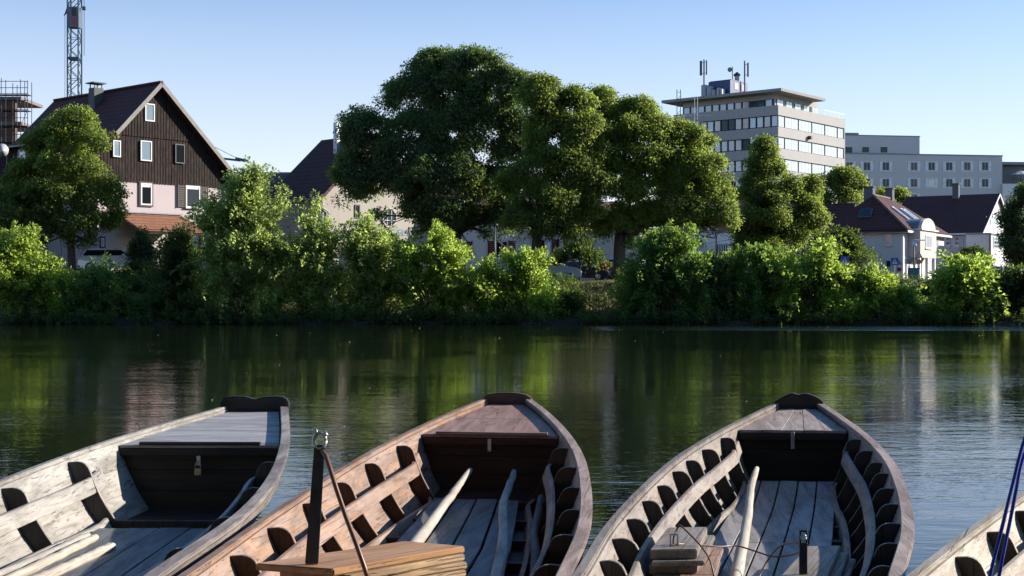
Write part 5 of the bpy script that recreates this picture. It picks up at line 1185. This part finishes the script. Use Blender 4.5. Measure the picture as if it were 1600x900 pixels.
MB().tube([(0, .05, 0), (0, .05, ct + .3)], .03, 8).build('post', M_STEEL, r_); tri(.26, 0, .012, ct).build('triangular_plate', M_SIGNG, r_); MB().disc((0, 0, cd), .19, (0, 1, 0), .02).build('round_plate', m_plain('dull_red', (.16, .02, .03), .5), r_)
x, y, z = post(1428, 112.5); r_ = thing('street_light', 'modern street light with flat white head before the hipped roof house', 'street light', (x, y, z)); zt = zpx(378, 112.5) - z
MB().tube([(0, 0, 0), (0, 0, zt)], [.07, .045], 10).build('pole', M_POST, r_, smooth=True); MB().box((-.2, -.1, zt - .35), (.2, .12, zt + .05)).build('lamp_box', M_SHUTW, r_, bevel=.04); MB().box((-.05, -.15, zt + .1), (.95, .1, zt + .2)).build('flat_head', M_SIGNW, r_, bevel=.03)
MB().bar((0, 0, zt), (.1, 0, zt + .14), .06).build('arm', M_POST, r_)
x, y, z = post(1428, 108); r_ = thing('container', 'teal container on the pavement below the road signs', 'container', (x, y, z)); MB().box((-.4, -.3, .1), (.4, .3, .95)).build('bin_body', m_plain('teal_plastic', (.05, .16, .2), .5), r_, bevel=.05); MB().box((-.43, -.33, .952), (.43, .33, 1.03)).build('lid', m_plain('teal_lid', (.04, .12, .16), .5), r_, bevel=.03)
x, y, z = post(1119, 90); r_ = thing('street_lantern', 'old style lantern on a dark post before the balcony house', 'street light', (x, y, z)); zt = zpx(366, 90) - z
MB().tube([(0, 0, 0), (0, 0, .8), (0, 0, zt)], [.08, .055, .04], 10).build('pole', M_POST, r_, smooth=True)
MB().sweep([[Vector((q_ * math.cos(a), q_ * math.sin(a), zt + h_)) for a in [math.pi * j / 3 for j in range(6)]] for q_, h_ in ((.08, 0), (.2, .4))]).build('lantern_glass', M_BLIND, r_)
MB().sweep([[Vector((q_ * math.cos(a), q_ * math.sin(a), zt + h_)) for a in [math.pi * j / 3 for j in range(6)]] for q_, h_ in ((.26, .402), (.12, .58), (.03, .66))]).build('lantern_cap', M_POST, r_)
for a in (0, 2.1, 4.2): MB().bar((.04 * math.cos(a), .04 * math.sin(a), zt - .25), (.2 * math.cos(a), .2 * math.sin(a), zt + .3), .025).build('bracket', M_POST, r_)
x, y, z = post(773, 84); r_ = thing('lamp_post', 'slim grey green lamp post before the maroon shutter of the white house', 'street light', (x, y, z)); zt = zpx(352, 84) - z
MB().tube([(0, 0, 0), (0, 0, zt)], [.06, .045], 10).build('pole', M_POST, r_, smooth=True); MB().disc((0, 0, zt + .05), .22, (0, 0, 1), .1).build('lamp_head', M_POST, r_)

# ------------------------------------------------------------------ trees and shrubs
LG_DARK = m_leaf('dark_tree_leaves', (.065, .105, .055), (.32, .46, .09), .45, trans=.42)
LG_MID = m_leaf('tree_leaves', (.08, .115, .035), (.44, .56, .09), .4, trans=.45)
LG_YEL = m_leaf('yellow_green_tree_leaves', (.08, .125, .035), (.48, .6, .1), .4, trans=.45)
LG_BRI = m_leaf('bright_shrub_leaves', (.12, .175, .035), (.55, .74, .13), .5, trans=.55, yellow=(.15, .18, .03))
LG_WIL = m_leaf('willow_leaves', (.12, .165, .055), (.58, .72, .22), .5, trans=.55, yellow=(.15, .19, .04))
LG_HAZ = m_leaf('mid_green_shrub_leaves', (.075, .135, .04), (.36, .54, .10), .5, trans=.5)
LG_SHD = m_leaf('dark_shrub_leaves', (.045, .082, .032), (.2, .3, .04), .4, trans=.4)

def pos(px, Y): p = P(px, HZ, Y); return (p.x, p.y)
tree('broadleaf_tree', 'yellow green topped tree in front of the timber clad gabled house', 'tree', pos(112, 80),
     [(118, 208, 38), (88, 205, 26), (146, 230, 22), (70, 250, 30), (110, 260, 45), (142, 280, 28), (45, 285, 36), (90, 315, 48), (150, 325, 42), (28, 330, 42, 46), (65, 350, 42, 32), (120, 355, 45, 28), (172, 318, 20, 44), (0, 300, 30), (-10, 350, 30), (70, 195, 13), (177, 207, 11), (158, 190, 11), (30, 262, 15), (190, 300, 13), (62, 225, 16), (60, 385, 15, 11), (150, 384, 15, 11), (100, 178, 11), (135, 176, 12)],
     80, LG_MID, 900, 88, .38, .155, 1, .26, (0, 0, 2.6), 'trees on the far bank', dy=None)
tree('broadleaf_tree', 'largest dark round crowned tree in the middle of the far bank', 'tree', pos(715, 86),
     [(571, 214, 36, 42), (557, 275, 30, 38), (575, 278, 44, 38), (658, 318, 30, 30), (650, 160, 48, 46), (700, 125, 50, 46), (748, 118, 46, 40), (795, 150, 38, 46), (640, 225, 55), (730, 205, 75), (800, 230, 42, 55), (690, 285, 66), (760, 305, 58, 48), (705, 340, 48, 26), (618, 266, 38), (655, 115, 30, 20), (690, 100, 24, 18), (790, 345, 36, 25), (541, 186, 12), (556, 172, 9), (622, 112, 13), (680, 88, 11), (742, 86, 11), (802, 107, 13), (600, 162, 13), (536, 236, 10), (532, 312, 14), (590, 335, 12), (650, 362, 12), (702, 370, 14), (760, 364, 14)],
     86, LG_DARK, 2900, 80, .46, .165, 2, .45, (0, 0, 3.2), 'trees on the far bank', depth=.75)
tree('broadleaf_tree', 'sunlit green tree on the right flank of the largest tree', 'tree', pos(838, 81),
     [(850, 160, 34, 38), (838, 140, 22, 22), (885, 175, 40, 44), (862, 215, 50), (912, 225, 36, 42), (870, 270, 56), (925, 280, 34, 36), (850, 320, 50, 38), (898, 325, 44, 36), (830, 345, 40, 26), (880, 358, 34, 20), (812, 290, 30, 40), (830, 125, 11), (880, 129, 13), (920, 152, 11), (944, 202, 13), (955, 252, 11), (958, 300, 13), (930, 332, 13), (905, 366, 11)],
     81, LG_MID, 1600, 80, .41, .15, 3, .36, (0, 0, 3.4), 'trees on the far bank', depth=.8)
tree('broadleaf_tree', 'wide spreading tree with thick visible trunk, right of the parked cars', 'tree', pos(966, 83),
     [(948, 182, 40, 42), (1000, 190, 32, 36), (942, 228, 40), (1000, 230, 52), (1050, 222, 40, 36), (1078, 262, 42), (1030, 285, 60, 52), (965, 290, 45), (1105, 300, 36, 38), (1060, 330, 50, 36), (1000, 345, 50, 30), (950, 350, 36, 22), (1118, 335, 26, 28), (1128, 352, 18), (1106, 222, 16, 12), (1112, 262, 20, 16), (1136, 278, 10, 8), (975, 146, 11), (1015, 162, 11), (1055, 187, 13), (1099, 211, 9), (1126, 250, 8), (1130, 302, 12), (1142, 332, 11), (1118, 372, 13), (1040, 376, 13), (982, 376, 13)],
     83, LG_YEL, 2200, 80, .40, .148, 4, .42, (.1, 0, 3.0), 'trees on the far bank', depth=.8)
tree('broadleaf_tree', 'slim dark tree with pointed top in front of the office tower', 'tree', pos(1200, 90),
     [(1194, 240, 16, 18), (1196, 268, 26, 24), (1182, 300, 26, 26), (1222, 300, 28, 26), (1200, 335, 44, 34), (1170, 365, 26, 28), (1225, 368, 36, 28), (1190, 390, 40, 20), (1248, 330, 24, 26), (1262, 300, 18, 22), (1265, 345, 24, 30), (1193, 226, 7), (1216, 262, 9), (1174, 276, 9), (1250, 292, 9), (1152, 352, 11), (1156, 386, 13)],
     90, LG_MID, 1150, 75, .42, .16, 5, .24, (0, 0, 2.0), 'trees on the far bank')
tree('broadleaf_tree', 'dark round tree between the office tower and the hipped roof', 'tree', pos(1305, 146),
     [(1290, 290, 24, 22), (1322, 284, 26, 20), (1305, 312, 36, 22), (1340, 304, 16, 18), (1278, 318, 20, 22), (1285, 350, 30, 30)], 146, LG_MID, 700, 34, .6, .26, 6, .35, (0, 0, 4), 'trees on the far bank')
tree('broadleaf_tree', 'small yellowish tree behind the chimneys of the hipped roof house', 'tree', pos(1395, 150),
     [(1382, 312, 18, 16), (1400, 310, 18, 16), (1412, 324, 14, 14), (1390, 335, 26, 18)], 150, LG_YEL, 380, 34, .5, .24, 7, .25, (0, 0, 3), 'trees on the far bank')
tree('broadleaf_tree', 'dark tree cut off by the right edge of the photo', 'tree', pos(1606, 100),
     [(1604, 315, 22, 26), (1592, 345, 28, 30), (1612, 375, 38, 34), (1584, 378, 18, 24), (1600, 405, 26, 24)], 100, LG_SHD, 750, 38, .45, .18, 8, .22, (0, 0, 2), 'trees on the far bank')
tree('garden_tree', 'small dark garden tree at the left corner of the hipped roof house', 'tree', pos(1312, 112),
     [(1310, 378, 26, 16), (1290, 392, 26, 18), (1325, 395, 22, 20), (1312, 415, 34, 18)], 112, LG_SHD, 420, 36, .42, .18, 9, .12, (0, 0, 1.2), 'garden greenery by the houses', spray=1.0)
tree('garden_bush', 'dark bush in front of the gable end house', 'bush', pos(1525, 118),
     [(1522, 402, 20, 16), (1508, 412, 18, 14), (1540, 414, 20, 16), (1525, 425, 34, 14)], 118, LG_SHD, 420, 36, .4, .18, 10, .1, (0, 0, .6), 'garden greenery by the houses')
tree('conifer', 'small dark drooping tree in front of the porch of the gabled house', 'tree', pos(222, 82),
     [(221, 365, 8, 12), (222, 384, 15, 14), (222, 405, 22, 18), (224, 425, 26, 16)], 82, LG_SHD, 240, 44, .3, .13, 11, .1, (0, 0, 1.5), 'garden greenery by the houses')
tree('garden_tree', 'thin leaved small tree before the beige bungalow', 'tree', pos(905, 100),
     [(900, 392, 26, 10), (915, 382, 18, 12), (922, 402, 22, 12), (880, 402, 16, 8)], 100, LG_SHD, 130, 26, .4, .2, 12, .08, (0, 0, 2.0), 'garden greenery by the houses', spray=1.4)
fb = tree('flowering_bush', 'bush with pink red flowers beside the black car', 'bush', pos(942, 112), [(942, 420, 12, 9), (950, 427, 10, 8)], 112, LG_MID, 70, 30, .3, .13, 13, .06, (0, 0, .4))
rng = np.random.default_rng(3); n = 260; B_ = P(942, 421, 111.7); C = np.array([B_.x, B_.y, B_.z]) - np.array(fb.location) + rdir(rng, n) * np.array([.62, .35, .5]) * rng.uniform(.7, 1.05, (n, 1))
leaf_mesh('blossoms', C, rdir(rng, n), np.tile([0, -1, .3], (n, 1)) + rdir(rng, n) * .4, np.full(n, .14), np.full(n, .13), [m_plain('pink_blossom', (.5, .04, .08), .6)], fb)

YB = 47.5
S_ = [
 ('bright bushy shrub at the far left edge of the bank', 50, [(30, 380, 26, 22), (10, 400, 30, 28), (55, 420, 40, 34), (20, 440, 42, 40), (80, 445, 28, 34), (45, 475, 52, 26), (-30, 430, 45, 50), (95, 480, 18, 22)], LG_BRI, 900, 46, .20, .095),
 ('leafy mid green shrub in front of the white hatchback', 165, [(150, 428, 22, 20), (192, 462, 22, 16), (140, 452, 26, 24), (172, 480, 36, 20), (128, 480, 20, 20)], LG_HAZ, 560, 44, .19, .09),
 ('shaded dark shrub left of the tall willow', 262, [(264, 412, 24, 28), (288, 400, 32, 40), (248, 455, 28, 30), (300, 450, 34, 40), (270, 480, 50, 24), (225, 485, 22, 18)], LG_SHD, 800, 44, .21, .095),
 ('tall willow like shrub reaching the eave of the gabled house', 378, [(344, 292, 10, 20), (392, 292, 26, 26), (370, 320, 30, 32), (415, 325, 28, 34), (335, 345, 28, 34), (385, 375, 50, 42), (345, 410, 34, 40), (425, 400, 34, 46), (375, 440, 54, 36), (410, 470, 40, 30), (345, 475, 40, 26)], LG_WIL, 1900, 46, .20, .095),
 ('slender pale willow shrub with pointed top, right of the tall one', 486, [(494, 316, 7, 20), (486, 350, 18, 26), (500, 385, 26, 34), (472, 400, 24, 36), (498, 430, 30, 32), (475, 465, 34, 34), (505, 475, 20, 24)], LG_WIL, 1000, 46, .19, .09),
 ('feathery pale shrub below the octagonal window', 575, [(576, 352, 12, 16), (572, 374, 26, 22), (602, 392, 30, 22), (570, 405, 26, 34), (610, 425, 34, 34), (580, 455, 46, 36), (555, 480, 30, 20)], LG_WIL, 1050, 46, .19, .09),
 ('broad bright shrub below the largest tree', 678, [(675, 380, 26, 20), (645, 395, 24, 26), (708, 400, 30, 26), (680, 425, 48, 34), (645, 445, 36, 34), (715, 445, 28, 34), (690, 475, 46, 24), (640, 482, 32, 18)], LG_BRI, 1200, 46, .19, .09),
 ('round bright shrub left of the parked cars', 800, [(800, 405, 22, 18), (830, 425, 28, 26), (780, 430, 32, 30), (760, 460, 28, 34), (815, 460, 44, 34), (845, 475, 26, 24), (790, 485, 40, 18)], LG_BRI, 1050, 46, .19, .09),
 ('low dark shrub on the slope in front of the parked cars', 898, [(892, 462, 22, 14), (880, 477, 20, 18), (905, 482, 18, 16), (898, 490, 26, 10)], LG_SHD, 420, 42, .17, .08),
 ('dense tall shrub right of the grassy gap', 1030, [(1045, 352, 8, 12), (1020, 395, 32, 24), (1060, 385, 32, 32), (1000, 425, 28, 32), (1038, 430, 44, 36), (1080, 430, 26, 36), (1000, 465, 40, 30), (1055, 470, 46, 30), (1090, 475, 24, 26), (985, 480, 14, 18)], LG_HAZ, 1600, 46, .20, .09),
 ('shaded green shrub below the balcony house', 1125, [(1108, 425, 20, 24), (1120, 450, 28, 30), (1140, 470, 30, 28), (1110, 482, 28, 18)], LG_SHD, 520, 42, .19, .09),
 ('bushy bright shrub below the slim dark tree', 1180, [(1178, 395, 20, 16), (1160, 415, 26, 20), (1195, 420, 30, 26), (1170, 445, 34, 30), (1200, 465, 34, 30), (1165, 480, 32, 20)], LG_HAZ, 850, 46, .19, .09),
 ('wide yellow green shrub with arching tips left of the crossing sign', 1270, [(1288, 382, 18, 10), (1255, 400, 26, 18), (1280, 415, 34, 22), (1240, 430, 32, 28), (1308, 444, 28, 24), (1270, 455, 44, 30), (1240, 478, 36, 22), (1310, 478, 34, 20)], LG_BRI, 1250, 46, .19, .09),
 ('rounded bright shrub in front of the hipped roof house', 1370, [(1364, 420, 12, 12), (1384, 446, 18, 16), (1350, 448, 20, 22), (1372, 460, 38, 32), (1350, 482, 24, 18), (1395, 480, 18, 20)], LG_BRI, 700, 46, .18, .085),
 ('low shaded shrub between the two bright right hand shrubs', 1440, [(1435, 456, 16, 10), (1446, 466, 20, 16), (1425, 475, 20, 22), (1452, 485, 24, 16)], LG_HAZ, 380, 42, .17, .085),
 ('large leaved shrub with spiky upright tips at the right', 1508, [(1494, 408, 9, 14), (1520, 418, 14, 16), (1484, 436, 20, 18), (1510, 440, 36, 28), (1485, 462, 32, 30), (1535, 470, 24, 28), (1505, 482, 44, 18)], LG_BRI, 620, 34, .22, .125),
 ('dark clipped hedge at the right edge of the bank', 1590, [(1575, 450, 22, 22), (1605, 450, 30, 26), (1590, 475, 34, 28), (1560, 485, 20, 16)], LG_SHD, 650, 42, .2, .09),
]
for i, (lab, bpx, blobs, mat_, ncl, per, cr_, lf) in enumerate(S_):
    blobs = [(b_[0], b_[1] + 3, b_[2] * .84, b_[3] * .84) for b_ in blobs]
    shrub('river_shrub', lab, bpx, blobs, 72.4 + [0, .3, .7, 0, .2, .5][i % 6], mat_, int(ncl * .62), int(per * 1.05), cr_ * 1.88, lf * 1.8, 40 + i, spray=1.9 if mat_ is LG_WIL else 1.5)

# low dark growth along the waterline, and second-row greenery filling the gaps behind
rng = np.random.default_rng(77)
def strip(name, label, x0, x1, yc, zc, rx, rz, n_cl, per, cr, leaf, mat_, kind=None, spray=1.2):
    B = [(x, yc + rng.uniform(-.3, .3), zc + rng.uniform(-.2, .3) * rz, rx * rng.uniform(.8, 1.3), rx * .7, rz * rng.uniform(.7, 1.25)) for x in np.arange(x0, x1, rx * 1.1) if name != 'waterline_growth' or math.sin(x * 1.9) + math.sin(x * .8 + 2) > -.9]
    C, AX, NR, CC = crown_points(rng, B, n_cl, per, cr, spray, .6, .15)
    ok = C[:, 2] > np.maximum(.04, ground_z(C[:, 0], C[:, 1]) - .3); C, AX, NR = C[ok], AX[ok], NR[ok]
    L = leaf * rng.uniform(.6, 1.3, len(C)); o_ = leaf_mesh(name, C, AX, NR, L, L * rng.uniform(.45, .7, len(C)), [mat_], None)
    o_['label'] = label; o_['category'] = 'greenery'; o_['kind'] = 'stuff'; return o_
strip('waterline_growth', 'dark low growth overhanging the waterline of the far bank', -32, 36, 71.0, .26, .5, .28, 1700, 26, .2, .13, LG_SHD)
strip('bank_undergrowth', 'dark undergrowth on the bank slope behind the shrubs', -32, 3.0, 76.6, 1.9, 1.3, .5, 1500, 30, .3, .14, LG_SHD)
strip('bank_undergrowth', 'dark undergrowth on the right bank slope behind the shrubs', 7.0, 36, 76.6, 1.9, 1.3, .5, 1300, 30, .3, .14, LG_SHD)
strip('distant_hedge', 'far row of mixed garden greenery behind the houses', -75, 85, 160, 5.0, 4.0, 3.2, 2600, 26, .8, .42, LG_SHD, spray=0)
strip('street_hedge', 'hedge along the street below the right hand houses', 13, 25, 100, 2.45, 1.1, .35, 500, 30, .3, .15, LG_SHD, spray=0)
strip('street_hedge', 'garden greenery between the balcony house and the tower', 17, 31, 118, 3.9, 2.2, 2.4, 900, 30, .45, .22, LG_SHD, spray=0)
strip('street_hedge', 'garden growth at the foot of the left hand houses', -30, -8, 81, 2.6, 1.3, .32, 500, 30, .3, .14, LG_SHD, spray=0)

# dry grass in the gap between the shrubs
rng = np.random.default_rng(9); n = 26000
C = np.stack([rng.uniform(2.4, 8.2, n), rng.uniform(72.5, 81, n), np.zeros(n)], -1); C[:, 2] = ground_z(C[:, 0], C[:, 1]) - .01
AX = rdir(rng, n) * .5 + np.array([0, -.1, 1.0]); L = rng.uniform(.1, .3, n)
k = N('dry_grass_blades'); g = k.n('ShaderNodeNewGeometry'); nn = k.noise(k.coords(), .9, 3)
c = k.ramp(g.outputs['Random Per Island'], [(0, (.12, .15, .04)), (.5, (.38, .31, .12)), (1, (.45, .38, .18))]); k.base(k.mix(k.ramp(nn, [(.4, 0.0), (.6, 1.0)]), c, (.09, .13, .03))); k.rough(.8)
gr = leaf_mesh('grass', C, AX, rdir(rng, n), L, np.full(n, .035), [k.m], None); gr['label'] = 'dry yellow grass in the gap below the parked cars'; gr['category'] = 'grass'; stuff(gr)

# tiny pale seeds and leaves adrift on the water
rng = np.random.default_rng(21); n = 120
yy = 10 + 60 * rng.random(n) ** .9; C = np.stack([rng.uniform(-.42, .42, n) * yy, yy, np.full(n, .006)], -1); AX = rdir(rng, n); AX[:, 2] = 0
NR = np.tile([0, 0, 1.0], (n, 1)) + rdir(rng, n) * .3; L = rng.uniform(.012, .035, n) * (yy / 16) ** .6
fs_ = leaf_mesh('floating_seeds', C, AX, NR, L, L * .7, [m_plain('pale_seed', (.55, .55, .48), .7)], None); fs_['label'] = 'scattered pale seeds and leaf bits floating on the river'; fs_['category'] = 'debris'; stuff(fs_)

# ------------------------------------------------------------------ unseen near bank behind the viewer: wall and trees added to keep the low northern sky off the boats
M_QUAY = m_wall('quay_stone', (.16, .145, .12), .4)
q_ = MB().box((-45, -3.2, -.6), (45, 1.2, .35)).build('quay', M_QUAY); struct(q_)
MB_ = MB().box((-45, -4.0, -.6), (45, -3.21, 4.4)).build('added_river_wall', M_QUAY); tag(MB_, 'tall stone river wall added unseen behind the viewer to block sky light', 'wall')
for i in range(9):
    rng = np.random.default_rng(300 + i); x = -36 + 9 * i; rt = thing('added_plane_tree', 'plane tree %s added unseen behind the viewer to block sky light' % ('farthest left', 'second from the left', 'third from the left', 'fourth from the left', 'in the middle', 'fourth from the right', 'third from the right', 'second from the right', 'farthest right')[i], 'tree', (x, -9, 0), 0, 'unseen plane trees added behind the viewer')
    C, AX, NR, CC = crown_points(rng, [(0, 0, 7.5, 5.2, 4, 3.6), (1, 0, 11, 4.6, 4, 3.6), (-1.5, 1, 14, 4, 3.5, 3)], 420, 22, 1.0, 0)
    L = .55 * rng.uniform(.7, 1.2, len(C)); leaf_mesh('crown', C, AX, NR, L, L * .7, [LG_DARK], rt)
    mb = MB(); limbs(mb, (0, 0, 0), 0, [(0, 0, 9), (2, 0, 11), (-2, 1, 12)], rng, .4, (0, 0, 4.5)); mb.build('trunk', M_BARK, rt, smooth=True)
